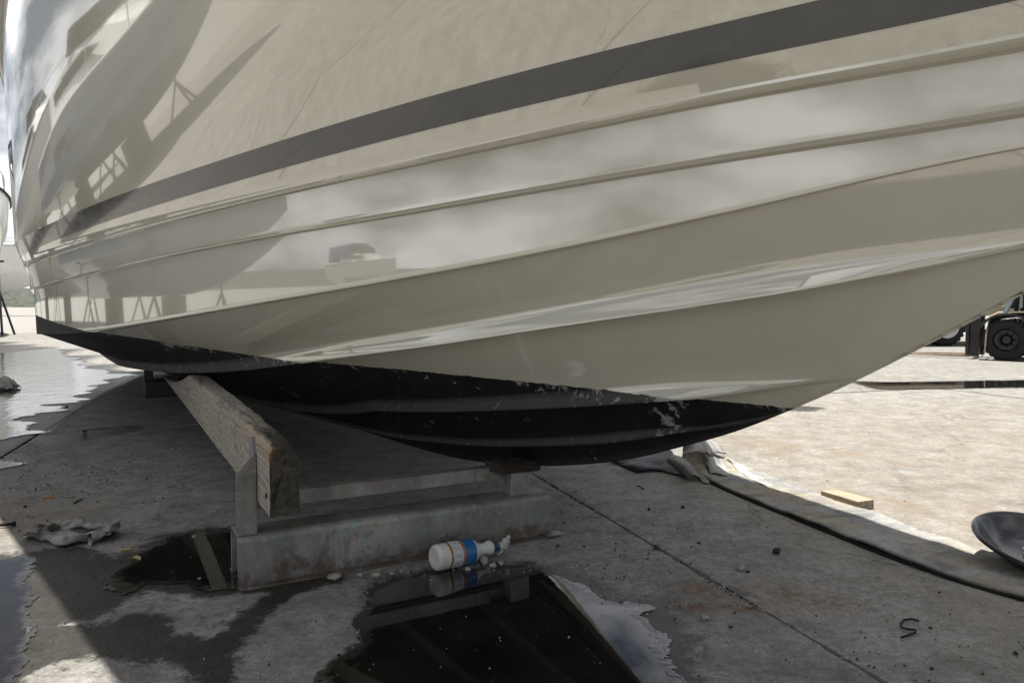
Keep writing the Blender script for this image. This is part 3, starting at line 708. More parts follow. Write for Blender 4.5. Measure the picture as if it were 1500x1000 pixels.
# ------------------------------------------------------------------ spray bottle
def bottle():
    b0 = P(640, 843); ax = Vector((.80, .60, 0)).normalized(); rb = .0455
    root = thing('spray_bottle', 'white spray bottle with blue and orange label lying against the steel base beam', 'spray bottle', (b0.x, b0.y+.03, rb+.004), math.atan2(ax.y, ax.x)-math.pi/2)
    Mx = Matrix.Rotation(R(-90), 4, 'X')    # lathe axis z -> +y
    wp = simple('white_plastic', (.52, .52, .49), .38, 0, .15, 14, .05)
    bm = bmesh.new()
    lathe(bm, [(.012, .004), (.03, .001), (.040, .003), (.0445, .009), (rb, .02), (rb, .152), (.0445, .158), (.040, .165), (.031, .176), (.0245, .19), (.021, .205), (.0205, .215), (.023, .225), (.0265, .233), (.0265, .241), (.022, .248), (.014, .25), (.014, .262)], 36, Mx)
    obj('body', bm, wp, root, True)
    m = Mat('bottle_label', (.8, .8, .78), .35); co = m.coord(); sx = m.n('SeparateXYZ'); m.L(co, sx.inputs[0])
    y = sx.outputs['Y']; q = m.math('DIVIDE', m.math('SUBTRACT', y, .036), .116)
    base = m.ramp(q, [(0., (.30, .12, .03)), (.15, (.52, .53, .54)), (.50, (.33, .13, .035)), (.59, (.018, .105, .27))])
    r_ = base.node if hasattr(base, 'node') else None
    for nd in m.t.nodes:
        if nd.type == 'VALTORGB': nd.color_ramp.interpolation = 'CONSTANT'
    # fine illegible print: thin broken grey rules on the white panel
    mp = m.n('Mapping'); mp.inputs['Scale'].default_value = (1, 1, 1); m.L(co, mp.inputs[0])
    rule = m.math('GREATER_THAN', m.math('FRACT', m.math('MULTIPLY', y, 230.)), .6)
    brk = m.math('GREATER_THAN', m.noise(m.coord('Object', (1, .1, 1)), 190, 2), .47)
    pan = m.math('MULTIPLY', m.math('GREATER_THAN', q, .19), m.math('LESS_THAN', q, .47))
    c = m.mix(m.math('MULTIPLY', m.math('MULTIPLY', rule, brk), pan), base, (.10, .12, .2))
    spk = m.math('MULTIPLY', m.math('GREATER_THAN', m.noise(co, 260, 3), .63), m.math('LESS_THAN', q, .12)); c = m.mix(spk, c, (.09, .08, .07))
    wearn = m.ramp(m.noise(co, 60, 6, .7), [(.62, 0.), (.7, .5)]); c = m.mix(wearn, c, (.5, .5, .48)); m.base(c)
    bm = bmesh.new(); lathe(bm, [(rb+.0006, .044), (rb+.0006, .06), (rb+.0006, .09), (rb+.0006, .12), (rb+.0006, .1535)], 36, Mx, cap=False); obj('label', bm, m.m, root, True, norm=False)
    bm = bmesh.new(); lathe(bm, [(.0175, .256), (.018, .258), (.018, .276), (.016, .279)], 20, Mx); obj('collar', bm, simple('blue_cap', (.012, .045, .12), .35, 0, .2, 20, 0), root, True)
    bm = bmesh.new()
    lathe(bm, [(.013, .2795), (.0135, .29), (.012, .30)], 16, Mx)
    box(bm, -.010, .012, .298, .320, -.010, .028); box(bm, .0, .012, .300, .312, .0285, .05)
    for q_ in ((.0, .31, .03),): pass
    obj('spray_head', bm, wp, root, False, None, .003)
    bm = bmesh.new(); tube(bm, [(.006, .304, -.008), (.012, .296, -.020), (.014, .283, -.030)], [.004, .0035, .003], 6); obj('trigger', bm, wp, root, True)
    root.rotation_euler = (R(-3.5), R(28), root.rotation_euler[2]); root.scale = (.9, .9, .9); root.location.z = .0455*.9+.004; root.location.x -= .012
    return root
bottle()

# ------------------------------------------------------------------ cloth-like height field things
def cloth_patch(name, poly, h, hmax, sc, seed, mat, edge=.05, ridge=1., aniso=(1, 1, 0)):
    xs0 = [p[0] for p in poly]; ys0 = [p[1] for p in poly]
    xs = np.arange(min(xs0)-.03, max(xs0)+.03, h); ys = np.arange(min(ys0)-.03, max(ys0)+.03, h); X, Y = np.meshgrid(xs, ys, indexing='ij')
    sd = poly_sd(X, Y, poly)+.02*fbm(X, Y, 30, 4, seed+7)*1.2
    c, s = math.cos(aniso[2]), math.sin(aniso[2]); U = (X*c+Y*s)*aniso[0]; Vv = (-X*s+Y*c)*aniso[1]
    wx = .05*fbm(U, Vv, sc*.7, 3, seed+20); wy = .05*fbm(U, Vv, sc*.7, 3, seed+30)
    r1 = 1-np.abs(2*fbm(U+wx*3, Vv+wy*3, sc, 3, seed, .4))*2.2; r2 = 1-np.abs(2*fbm(U, Vv, sc*2.3, 3, seed+3, .5))*2.
    r1 = np.clip(r1, 0, 1)**1.6; r2 = np.clip(r2, 0, 1)**1.5
    prof = np.clip(sd/edge, 0, 1)**.6
    Z = .006+hmax*prof*(.22+.55*r1+.28*r2*ridge)
    X2 = X+.25*hmax*np.gradient(Z, axis=0)/h*.4; Y2 = Y+.25*hmax*np.gradient(Z, axis=1)/h*.4
    keep = sd > 0; idx = -np.ones(X.shape, int); V = []; F_ = []
    cells = keep[:-1, :-1] & keep[1:, :-1] & keep[1:, 1:] & keep[:-1, 1:]
    use = np.zeros(X.shape, bool)
    for a, b in ((0, 0), (1, 0), (1, 1), (0, 1)): use[a:cells.shape[0]+a, b:cells.shape[1]+b] |= cells
    ii, jj = np.nonzero(use); idx[ii, jj] = np.arange(len(ii)); V = np.stack([X2[ii, jj], Y2[ii, jj], Z[ii, jj]], -1).tolist()
    for i, j in zip(*np.nonzero(cells)): F_.append([int(idx[i, j]), int(idx[i+1, j]), int(idx[i+1, j+1]), int(idx[i, j+1])])
    me = bpy.data.meshes.new(name); me.from_pydata(V, [], F_)
    o = link(name, me, mat, None, True); sm = o.modifiers.new('solid', 'SOLIDIFY'); sm.thickness = .004; sm.offset = -1
    return o
RAG = [  # settled sheet of 40 x 26 points: x, y, z in millimetres
    -169, -41, 25, -172, -30, 21, -179, -24, 7, -185, 5, 17, -216, 12, 40, -219, 38, 61, -213, 53, 71, -205, 59, 71, -217, 47, 58, -201, 53, 38, -188, 62, 51, -187, 63, 60, -197, 61, 48, -215, 69, 65, -194, 72, 48, -187, 82, 35, -185, 86, 30, -167, 81, 27, -171, 64, 50, -186, 41, 49, -182, 42, 33, -181, 51, 31, -165, 65, 30, -156, 91, 26, -171, 100, 9, -169, 107, 0,
    -155, -40, 21, -171, -42, 21, -178, -34, 14, -179, -5, 11, -207, 2, 36, -218, 25, 61, -216, 43, 76, -214, 53, 78, -204, 55, 65, -214, 43, 45, -193, 49, 43, -186, 52, 51, -191, 58, 60, -207, 68, 74, -199, 82, 54, -185, 89, 45, -182, 93, 40, -165, 92, 32, -172, 62, 38, -177, 31, 45, -167, 38, 27, -170, 36, 19, -180, 50, 16, -159, 69, 13, -150, 94, 17, -154, 97, 1,
    -168, -33, 32, -158, -37, 15, -166, -32, 12, -170, -10, 17, -199, -7, 37, -216, 13, 61, -212, 32, 78, -212, 43, 83, -203, 51, 77, -212, 40, 58, -200, 38, 40, -194, 43, 49, -197, 49, 57, -197, 61, 75, -188, 78, 59, -186, 97, 55, -181, 100, 50, -164, 95, 45, -161, 63, 45, -166, 27, 47, -158, 27, 20, -154, 32, 8, -158, 45, 8, -168, 51, 31, -149, 70, 21, -143, 90, 17,
    -182, -25, 45, -168, -28, 27, -158, -28, 23, -165, -11, 26, -192, -14, 42, -213, 2, 64, -207, 22, 80, -208, 33, 85, -202, 44, 85, -203, 36, 64, -204, 27, 42, -194, 31, 51, -192, 38, 56, -190, 49, 73, -179, 73, 68, -182, 94, 66, -178, 101, 63, -163, 98, 58, -165, 66, 57, -154, 29, 52, -145, 30, 20, -140, 30, 3, -139, 39, 8, -152, 55, 14, -153, 61, 42, -141, 81, 36,
    -177, -43, 54, -177, -21, 42, -165, -25, 37, -163, -11, 39, -187, -16, 51, -211, -6, 69, -204, 13, 84, -202, 24, 87, -198, 36, 90, -195, 30, 67, -204, 16, 47, -189, 19, 53, -185, 25, 57, -181, 43, 60, -179, 61, 79, -176, 86, 76, -172, 97, 73, -161, 96, 70, -154, 72, 55, -143, 35, 57, -136, 39, 22, -126, 34, 4, -127, 43, 0, -138, 58, 4, -139, 66, 30, -139, 74, 53,
    -171, -56, 59, -172, -34, 52, -172, -21, 49, -162, -14, 52, -185, -17, 62, -209, -12, 78, -207, 7, 91, -203, 16, 93, -195, 28, 95, -190, 21, 70, -200, 5, 48, -184, 14, 40, -176, 14, 45, -174, 24, 58, -169, 48, 67, -167, 71, 83, -163, 87, 82, -161, 83, 73, -143, 74, 61, -132, 40, 59, -124, 35, 25, -113, 42, 3, -116, 52, 2, -126, 66, 3, -124, 63, 28, -123, 72, 51,
    -163, -64, 57, -165, -42, 56, -166, -29, 51, -163, -21, 59, -183, -16, 72, -207, -16, 86, -210, 1, 99, -207, 11, 100, -194, 21, 101, -188, 12, 74, -192, -2, 44, -176, 10, 28, -167, 15, 29, -165, 13, 42, -162, 27, 63, -157, 51, 77, -153, 69, 82, -148, 74, 78, -129, 73, 68, -133, 48, 48, -111, 39, 26, -107, 54, 8, -109, 64, 8, -119, 78, 10, -121, 75, 36, -110, 71, 57,
    -166, -65, 50, -168, -44, 49, -160, -33, 49, -163, -28, 60, -181, -23, 75, -203, -20, 92, -212, -4, 106, -211, 6, 107, -196, 14, 107, -192, 4, 78, -183, -7, 44, -168, 3, 20, -159, 12, 15, -155, 15, 24, -151, 15, 48, -146, 33, 68, -144, 54, 70, -137, 60, 70, -121, 58, 68, -125, 55, 40, -98, 44, 29, -111, 61, 20, -112, 71, 22, -114, 88, 23, -110, 80, 48, -93, 66, 61,
    -173, -60, 47, -166, -40, 42, -154, -40, 46, -160, -37, 57, -177, -31, 73, -197, -25, 94, -209, -11, 111, -211, -1, 113, -196, 6, 112, -191, -4, 82, -174, -3, 47, -159, -3, 18, -148, 7, 8, -145, 13, 12, -145, 22, 31, -134, 23, 55, -129, 38, 68, -123, 46, 71, -121, 43, 56, -110, 62, 44, -94, 62, 23, -103, 75, 16, -102, 83, 23, -104, 98, 35, -92, 81, 54, -73, 63, 65,
    -175, -55, 39, -159, -38, 34, -150, -30, 40, -149, -34, 51, -165, -36, 70, -186, -29, 91, -199, -18, 109, -203, -8, 114, -190, -2, 113, -182, -9, 83, -163, -4, 50, -148, -8, 20, -137, 1, 9, -133, 8, 9, -134, 23, 20, -123, 21, 41, -116, 32, 56, -109, 37, 59, -104, 53, 58, -96, 54, 35, -96, 77, 30, -92, 89, 17, -97, 100, 21, -89, 103, 43, -73, 77, 52, -53, 63, 73,
    -173, -51, 31, -148, -42, 36, -136, -31, 34, -140, -26, 42, -154, -28, 61, -172, -33, 85, -187, -25, 104, -191, -16, 110, -180, -9, 107, -171, -14, 80, -152, -8, 50, -135, -11, 22, -123, -3, 11, -125, 2, 19, -121, 19, 14, -115, 30, 32, -107, 41, 44, -99, 46, 47, -89, 59, 48, -84, 64, 24, -81, 88, 25, -81, 103, 24, -84, 115, 21, -71, 106, 43, -53, 75, 51, -34, 68, 78,
    -167, -53, 27, -141, -37, 29, -124, -35, 36, -125, -27, 39, -141, -33, 52, -156, -29, 77, -171, -32, 97, -175, -23, 103, -166, -17, 97, -155, -14, 72, -142, -17, 41, -123, -3, 28, -111, -1, 19, -110, 7, 25, -106, 24, 15, -100, 26, 38, -92, 40, 35, -89, 50, 32, -74, 59, 39, -73, 78, 18, -82, 100, 9, -74, 111, 7, -67, 106, 18, -51, 108, 41, -34, 74, 49, -16, 74, 80,
    -162, -52, 22, -133, -38, 25, -116, -31, 30, -113, -29, 38, -127, -34, 51, -146, -39, 67, -155, -35, 87, -156, -28, 93, -152, -25, 80, -141, -23, 56, -124, -20, 31, -105, -8, 30, -96, 0, 28, -98, 5, 14, -87, 25, 21, -82, 33, 44, -77, 49, 45, -70, 52, 36, -67, 63, 20, -59, 90, 25, -63, 100, 1, -56, 104, 13, -51, 117, 15, -32, 106, 35, -15, 74, 48, 2, 78, 79,
    -154, -56, 20, -124, -41, 20, -108, -36, 28, -107, -37, 36, -118, -41, 49, -135, -46, 64, -139, -36, 79, -138, -30, 82, -132, -29, 67, -118, -24, 45, -101, -18, 24, -89, -7, 15, -81, -7, 21, -80, 8, 10, -75, 22, 35, -65, 42, 53, -55, 52, 43, -51, 62, 40, -48, 52, 21, -47, 80, 9, -41, 104, 0, -39, 117, 6, -29, 114, 17, -12, 99, 33, 5, 72, 51, 20, 82, 78,
    -145, -52, 29, -116, -48, 23, -100, -43, 25, -106, -46, 32, -116, -50, 46, -123, -47, 65, -125, -37, 73, -121, -28, 74, -114, -17, 58, -95, -25, 38, -76, -15, 22, -79, -25, 11, -74, -19, 4, -63, 0, 16, -56, 21, 41, -45, 47, 56, -36, 61, 50, -29, 67, 44, -26, 52, 28, -25, 73, 8, -21, 97, 10, -15, 109, 8, -5, 106, 19, 7, 84, 30, 25, 73, 56, 37, 86, 77,
    -130, -58, 25, -105, -57, 28, -93, -52, 27, -97, -53, 36, -108, -57, 53, -111, -42, 65, -111, -37, 74, -106, -29, 68, -96, -11, 54, -73, -24, 37, -68, -35, 15, -61, -37, 2, -55, -25, 0, -46, -8, 23, -35, 23, 40, -25, 49, 58, -16, 65, 55, -9, 66, 48, -5, 53, 32, -4, 66, 9, 1, 87, 7, 6, 94, 12, 18, 92, 22, 31, 75, 38, 43, 87, 62, 55, 90, 80,
    -107, -52, 17, -92, -62, 16, -88, -65, 23, -92, -65, 38, -96, -52, 56, -100, -45, 75, -97, -37, 78, -89, -27, 71, -77, -10, 52, -60, -16, 24, -49, -31, 9, -40, -40, 1, -33, -26, 2, -25, -9, 28, -15, 23, 44, -4, 49, 59, 3, 65, 61, 8, 59, 52, 13, 60, 33, 16, 63, 10, 20, 78, 13, 28, 84, 16, 39, 76, 28, 52, 86, 50, 65, 83, 73, 73, 96, 78,
    -81, -57, 13, -72, -53, 23, -71, -63, 21, -79, -69, 41, -89, -62, 64, -85, -44, 75, -82, -40, 83, -73, -27, 75, -59, -9, 55, -43, -24, 30, -34, -41, 16, -30, -31, 17, -13, -27, 12, -6, 2, 23, 5, 31, 40, 16, 52, 56, 23, 65, 60, 26, 65, 47, 29, 69, 29, 34, 62, 11, 38, 73, 14, 46, 74, 24, 60, 84, 37, 70, 75, 64, 86, 92, 70, 90, 102, 74,
    -61, -40, 23, -52, -42, 23, -53, -57, 21, -72, -55, 40, -74, -66, 68, -70, -49, 79, -66, -42, 75, -55, -28, 79, -41, -10, 60, -27, -29, 41, -15, -38, 26, -7, -33, 20, -4, -15, 31, 11, 13, 37, 25, 40, 45, 34, 59, 48, 40, 66, 56, 44, 70, 42, 39, 54, 26, 49, 66, 17, 54, 71, 10, 63, 79, 19, 75, 74, 44, 89, 77, 72, 97, 93, 86, 102, 93, 79,
    -47, -54, 8, -43, -48, 3, -41, -42, 22, -58, -64, 34, -58, -69, 65, -53, -52, 77, -48, -44, 78, -37, -31, 75, -22, -10, 64, -9, -23, 46, 2, -27, 35, 10, -18, 31, 16, 4, 39, 32, 30, 43, 45, 55, 42, 52, 55, 56, 58, 63, 55, 58, 61, 35, 52, 49, 15, 63, 61, 12, 68, 66, 7, 77, 78, 18, 89, 77, 47, 102, 78, 76, 110, 93, 89, 106, 100, 86,
    -29, -56, 1, -25, -49, 2, -27, -50, 23, -45, -73, 34, -41, -70, 64, -39, -50, 65, -33, -43, 67, -18, -32, 68, -4, -13, 63, 7, -9, 46, 17, -12, 43, 23, 2, 43, 36, 22, 30, 55, 47, 38, 60, 44, 60, 70, 49, 64, 75, 61, 57, 67, 48, 36, 65, 44, 10, 72, 56, 1, 78, 58, 8, 89, 74, 18, 99, 83, 46, 112, 79, 73, 118, 90, 85, 113, 95, 81,
    -14, -55, 1, -14, -55, 10, -34, -62, 15, -33, -80, 41, -24, -68, 64, -21, -52, 64, -14, -44, 62, -1, -31, 58, 14, -16, 55, 24, -5, 51, 32, 0, 43, 40, 13, 27, 61, 35, 29, 69, 36, 60, 78, 40, 77, 78, 48, 85, 86, 51, 66, 81, 45, 37, 78, 38, 9, 84, 51, 0, 89, 58, 2, 95, 65, 22, 99, 73, 50, 120, 77, 67, 124, 85, 78, 122, 94, 72,
    -16, -66, 11, -24, -66, 1, -21, -67, 26, -18, -83, 50, -13, -60, 54, -5, -55, 62, 3, -46, 57, 14, -30, 47, 26, -15, 41, 37, -13, 42, 46, -4, 34, 56, 16, 18, 75, 26, 46, 80, 26, 77, 71, 28, 93, 81, 31, 92, 93, 39, 74, 80, 33, 44, 89, 35, 16, 95, 47, 7, 89, 50, 13, 102, 57, 28, 105, 79, 43, 121, 80, 57, 126, 83, 65, 133, 95, 60,
    -14, -77, 1, -9, -71, 16, -20, -87, 34, -4, -68, 46, 3, -65, 63, 11, -59, 62, 17, -49, 49, 30, -30, 44, 39, -16, 31, 32, -9, 26, 44, 0, 18, 73, 13, 19, 81, 13, 56, 69, 14, 84, 76, 13, 99, 86, 17, 95, 99, 26, 75, 84, 20, 47, 98, 33, 26, 102, 45, 18, 95, 45, 25, 92, 61, 36, 111, 69, 47, 124, 76, 49, 129, 82, 53, 146, 91, 51,
    -4, -75, 11, -19, -89, 17, -1, -76, 37, 9, -76, 63, 21, -70, 72, 26, -62, 69, 32, -48, 53, 27, -35, 30, 31, -18, 18, 38, -12, 12, 55, -6, 8, 82, 2, 23, 70, 3, 58, 73, 0, 86, 82, 0, 96, 91, 5, 89, 106, 16, 70, 94, 15, 41, 101, 38, 37, 108, 43, 30, 103, 48, 37, 98, 64, 49, 117, 60, 52, 126, 68, 54, 134, 74, 48, 157, 85, 44,
    -10, -83, 0, -5, -93, 26, 16, -79, 47, 25, -84, 74, 38, -78, 79, 42, -70, 70, 36, -62, 47, 38, -43, 25, 42, -26, 12, 49, -21, 5, 66, -14, 6, 86, -10, 30, 68, -11, 58, 80, -12, 81, 88, -10, 86, 93, -2, 74, 111, 9, 57, 102, 20, 32, 112, 37, 35, 113, 42, 40, 113, 56, 40, 101, 52, 57, 116, 58, 65, 125, 60, 62, 137, 66, 53, 163, 77, 42,
    0, -76, 4, 10, -97, 27, 19, -89, 61, 40, -93, 80, 53, -88, 81, 56, -81, 70, 49, -73, 45, 53, -50, 26, 56, -34, 11, 63, -29, 6, 79, -23, 9, 85, -23, 36, 69, -24, 60, 85, -20, 69, 93, -18, 71, 109, -9, 65, 100, 4, 41, 119, 24, 36, 126, 38, 33, 123, 44, 36, 120, 55, 49, 105, 41, 61, 117, 48, 73, 124, 53, 72, 138, 58, 60, 165, 67, 44,
    9, -68, 8, 23, -96, 26, 24, -102, 64, 51, -104, 77, 64, -100, 77, 67, -91, 67, 60, -82, 43, 64, -59, 24, 70, -43, 13, 77, -37, 9, 91, -32, 17, 75, -34, 37, 82, -25, 59, 86, -12, 57, 92, -6, 60, 110, -10, 46, 110, 12, 25, 126, 32, 20, 136, 41, 21, 135, 46, 29, 131, 52, 49, 110, 35, 53, 118, 37, 72, 124, 42, 77, 139, 51, 69, 164, 57, 48,
    20, -62, 11, 34, -90, 28, 28, -113, 59, 56, -112, 67, 69, -109, 68, 76, -100, 59, 74, -80, 44, 74, -67, 19, 81, -51, 13, 89, -45, 13, 93, -41, 29, 80, -44, 49, 91, -25, 48, 100, -18, 54, 88, -11, 47, 108, -6, 29, 119, 19, 10, 139, 37, 6, 147, 46, 7, 146, 49, 18, 143, 51, 42, 120, 33, 45, 119, 26, 66, 124, 31, 73, 140, 39, 73, 164, 50, 57,
    32, -62, 12, 44, -85, 35, 33, -117, 46, 58, -118, 54, 69, -113, 53, 76, -103, 45, 86, -81, 37, 86, -69, 14, 94, -55, 9, 96, -55, 18, 95, -53, 36, 93, -47, 59, 86, -30, 59, 92, -32, 51, 101, -19, 44, 107, -9, 14, 134, 16, 13, 155, 34, 4, 162, 42, 11, 157, 52, 7, 154, 54, 32, 131, 34, 36, 123, 21, 54, 127, 22, 64, 140, 28, 69, 163, 41, 65,
    46, -63, 14, 46, -92, 25, 37, -122, 35, 53, -109, 45, 61, -102, 45, 69, -92, 35, 91, -86, 23, 100, -64, 19, 108, -53, 9, 108, -48, 17, 107, -49, 37, 106, -46, 63, 101, -29, 67, 102, -34, 58, 103, -31, 40, 117, -15, 15, 142, 12, 4, 162, 33, 15, 164, 35, 1, 168, 45, 1, 166, 54, 24, 142, 35, 26, 127, 23, 42, 130, 19, 52, 141, 20, 60, 155, 40, 57,
    55, -75, 16, 48, -102, 14, 47, -126, 29, 62, -115, 36, 67, -107, 32, 76, -96, 20, 93, -76, 9, 116, -64, 12, 125, -52, 7, 124, -43, 14, 121, -54, 32, 119, -45, 57, 112, -24, 59, 107, -25, 49, 109, -41, 38, 126, -23, 17, 150, 4, 3, 169, 25, 16, 173, 29, 0, 177, 38, 0, 177, 50, 21, 154, 32, 22, 132, 24, 29, 135, 19, 41, 134, 25, 51, 144, 44, 58,
    64, -87, 15, 58, -112, 10, 58, -133, 24, 65, -117, 23, 74, -112, 21, 91, -98, 17, 109, -78, 3, 131, -58, 2, 144, -49, 8, 143, -39, 9, 136, -56, 20, 126, -57, 46, 125, -35, 56, 122, -29, 47, 122, -42, 42, 135, -32, 17, 156, -7, 2, 171, 19, 4, 179, 33, 10, 188, 35, 4, 185, 42, 25, 161, 28, 32, 141, 19, 22, 140, 25, 33, 143, 25, 45, 137, 45, 50,
    74, -95, 12, 69, -119, 7, 72, -134, 27, 78, -119, 26, 84, -121, 16, 101, -104, 11, 121, -76, 12, 147, -59, 2, 160, -42, 0, 163, -34, 5, 156, -46, 19, 143, -67, 36, 130, -54, 55, 133, -40, 51, 136, -39, 41, 145, -38, 18, 164, -15, 5, 178, 9, 11, 179, 21, 2, 181, 25, 10, 188, 29, 30, 163, 17, 27, 141, 8, 28, 143, 14, 38, 148, 26, 33, 147, 39, 50,
    87, -98, 8, 82, -122, 5, 84, -137, 26, 91, -122, 27, 96, -129, 19, 107, -107, 23, 131, -80, 20, 157, -56, 12, 177, -44, 2, 182, -35, 6, 175, -34, 20, 164, -57, 30, 150, -63, 53, 140, -55, 42, 143, -52, 35, 155, -39, 24, 170, -16, 16, 185, 2, 5, 190, 14, 6, 193, 21, 12, 187, 16, 33, 163, 3, 26, 142, -5, 36, 145, 3, 48, 149, 15, 44, 152, 36, 36,
    102, -95, 4, 98, -119, 2, 94, -143, 14, 90, -136, 32, 98, -128, 34, 116, -114, 32, 140, -90, 21, 165, -64, 6, 182, -42, 15, 194, -46, 12, 191, -31, 12, 175, -39, 30, 169, -61, 47, 155, -48, 48, 154, -44, 42, 162, -32, 33, 179, -22, 18, 192, -5, 9, 196, 6, 11, 201, 15, 15, 187, 3, 31, 159, 10, 38, 155, -17, 41, 140, -14, 47, 148, -4, 44, 154, 18, 44,
    122, -87, 3, 117, -111, 1, 112, -138, 6, 108, -140, 28, 112, -134, 36, 128, -122, 34, 147, -103, 16, 164, -68, 21, 186, -47, 27, 199, -37, 23, 206, -30, 19, 189, -29, 33, 183, -55, 39, 170, -43, 48, 164, -37, 49, 170, -28, 41, 173, -14, 23, 190, -1, 19, 202, -2, 16, 206, 7, 21, 189, 9, 40, 158, 8, 49, 156, -24, 57, 139, -30, 61, 147, -21, 56, 151, -3, 42,
    143, -79, 5, 140, -99, 2, 134, -128, 1, 129, -143, 22, 130, -138, 35, 139, -130, 26, 152, -105, 30, 174, -76, 28, 195, -54, 16, 211, -44, 22, 212, -40, 29, 200, -28, 41, 190, -51, 50, 179, -34, 44, 173, -28, 48, 163, -21, 47, 167, -8, 30, 189, -9, 26, 201, -7, 23, 207, 0, 28, 193, 17, 41, 161, 9, 56, 158, -27, 67, 137, -18, 69, 131, -11, 60, 150, -17, 58,
    155, -98, 1, 162, -90, 14, 158, -115, 2, 153, -140, 12, 151, -136, 29, 155, -127, 34, 165, -107, 38, 178, -86, 17, 199, -65, 25, 202, -48, 33, 208, -49, 40, 212, -32, 47, 193, -44, 61, 180, -27, 54, 179, -17, 48, 173, -17, 56, 164, -5, 42, 184, -15, 35, 199, -12, 32, 204, -6, 34, 200, 15, 45, 167, 14, 59, 160, -20, 72, 136, -7, 66, 143, -9, 55, 131, -17, 59,
    174, -93, 6, 180, -102, 0, 176, -111, 22, 176, -130, 1, 167, -121, 19, 172, -117, 27, 182, -108, 36, 194, -89, 19, 198, -70, 40, 197, -52, 47, 200, -46, 52, 218, -44, 51, 198, -34, 67, 189, -25, 44, 193, -13, 51, 187, -9, 53, 168, -6, 59, 176, -2, 35, 192, -11, 41, 201, -10, 40, 203, 8, 47, 175, 21, 59, 168, -16, 70, 138, -6, 72, 143, -1, 56, 136, -10, 52,
]
V = [(RAG[i]/1000, RAG[i+1]/1000, RAG[i+2]/1000+.002) for i in range(0, len(RAG), 3)]
F_ = [(i*26+j, (i+1)*26+j, (i+1)*26+j+1, i*26+j+1) for i in range(39) for j in range(25)]
me = bpy.data.meshes.new('rag'); me.from_pydata(V, [], F_); rag = link('rag', me, M_CLOTH, None, True)
rag.modifiers.new('solid', 'SOLIDIFY').thickness = .0025; sb = rag.modifiers.new('sub', 'SUBSURF'); sb.levels = sb.render_levels = 2
rag.location = P(106, 785); rag.rotation_euler = (0, 0, R(176)); rag.scale = (.84, 1.05, .52)
tag(rag, 'crumpled dirty grey rag lying on the concrete at the shadow edge', 'rag')

# ------------------------------------------------------------------ belt strip and folded canvas
def belt_mat():
    m = Mat('belt_canvas', (.2, .2, .2), .9); uvn = m.attr('st'); sx = m.n('SeparateXYZ'); m.L(uvn.outputs['Vector'], sx.inputs[0])
    co = m.pos(); nz = m.noise(co, 5, 7, .65, .5); fn = m.noise(co, 60, 5, .7)
    c = m.ramp(nz, [(.3, (.17, .172, .175)), (.5, (.27, .27, .265)), (.7, (.38, .37, .34))])
    tanp = m.ramp(m.noise(co, 3.4, 6, .6, .6), [(.47, 0.), (.58, .55)]); c = m.mix(tanp, c, (.34, .28, .17))
    a = m.math('FRACT', m.math('MULTIPLY', sx.outputs[0], 14.)); b = m.math('FRACT', m.math('MULTIPLY', sx.outputs[1], 5.))
    ln = m.math('MAXIMUM', m.math('LESS_THAN', a, .03), m.math('LESS_THAN', b, .03)); c = m.mix(m.math('MULTIPLY', ln, m.ramp(nz, [(.4, .1), (.6, .6)])), c, (.06, .06, .06))
    c = m.mix(.3, c, m.mix(1, c, m.ramp(fn, [(.3, .5), (.7, 1.4)]), 'MULTIPLY')); wv_ = m.n('CombineXYZ'); m.L(m.math('MULTIPLY', sx.outputs[0], 40.), wv_.inputs[0]); m.L(m.math('MULTIPLY', sx.outputs[1], 130.), wv_.inputs[1])
    yarn = m.noise(wv_.outputs[0], 1., 3, .6); c = m.mix(.55, c, m.mix(1, c, m.ramp(yarn, [(.35, .5), (.65, 1.4)]), 'MULTIPLY'))
    dune = m.n('CombineXYZ'); m.L(m.math('MULTIPLY', sx.outputs[0], 11.), dune.inputs[0]); m.L(m.math('MULTIPLY', sx.outputs[1], 2.2), dune.inputs[1]); dn_ = m.noise(dune.outputs[0], 1., 4, .55, .4)
    c = m.mix(m.ramp(dn_, [(.5, 0.), (.66, .6)]), c, (.11, .11, .11))
    m.base(c); m.bump(m.math('ADD', m.math('MULTIPLY', dn_, 1.4), m.math('ADD', m.math('MULTIPLY', yarn, .3), m.math('MULTIPLY', fn, .3))), .6, .012); return m.m
M_BELT = belt_mat()
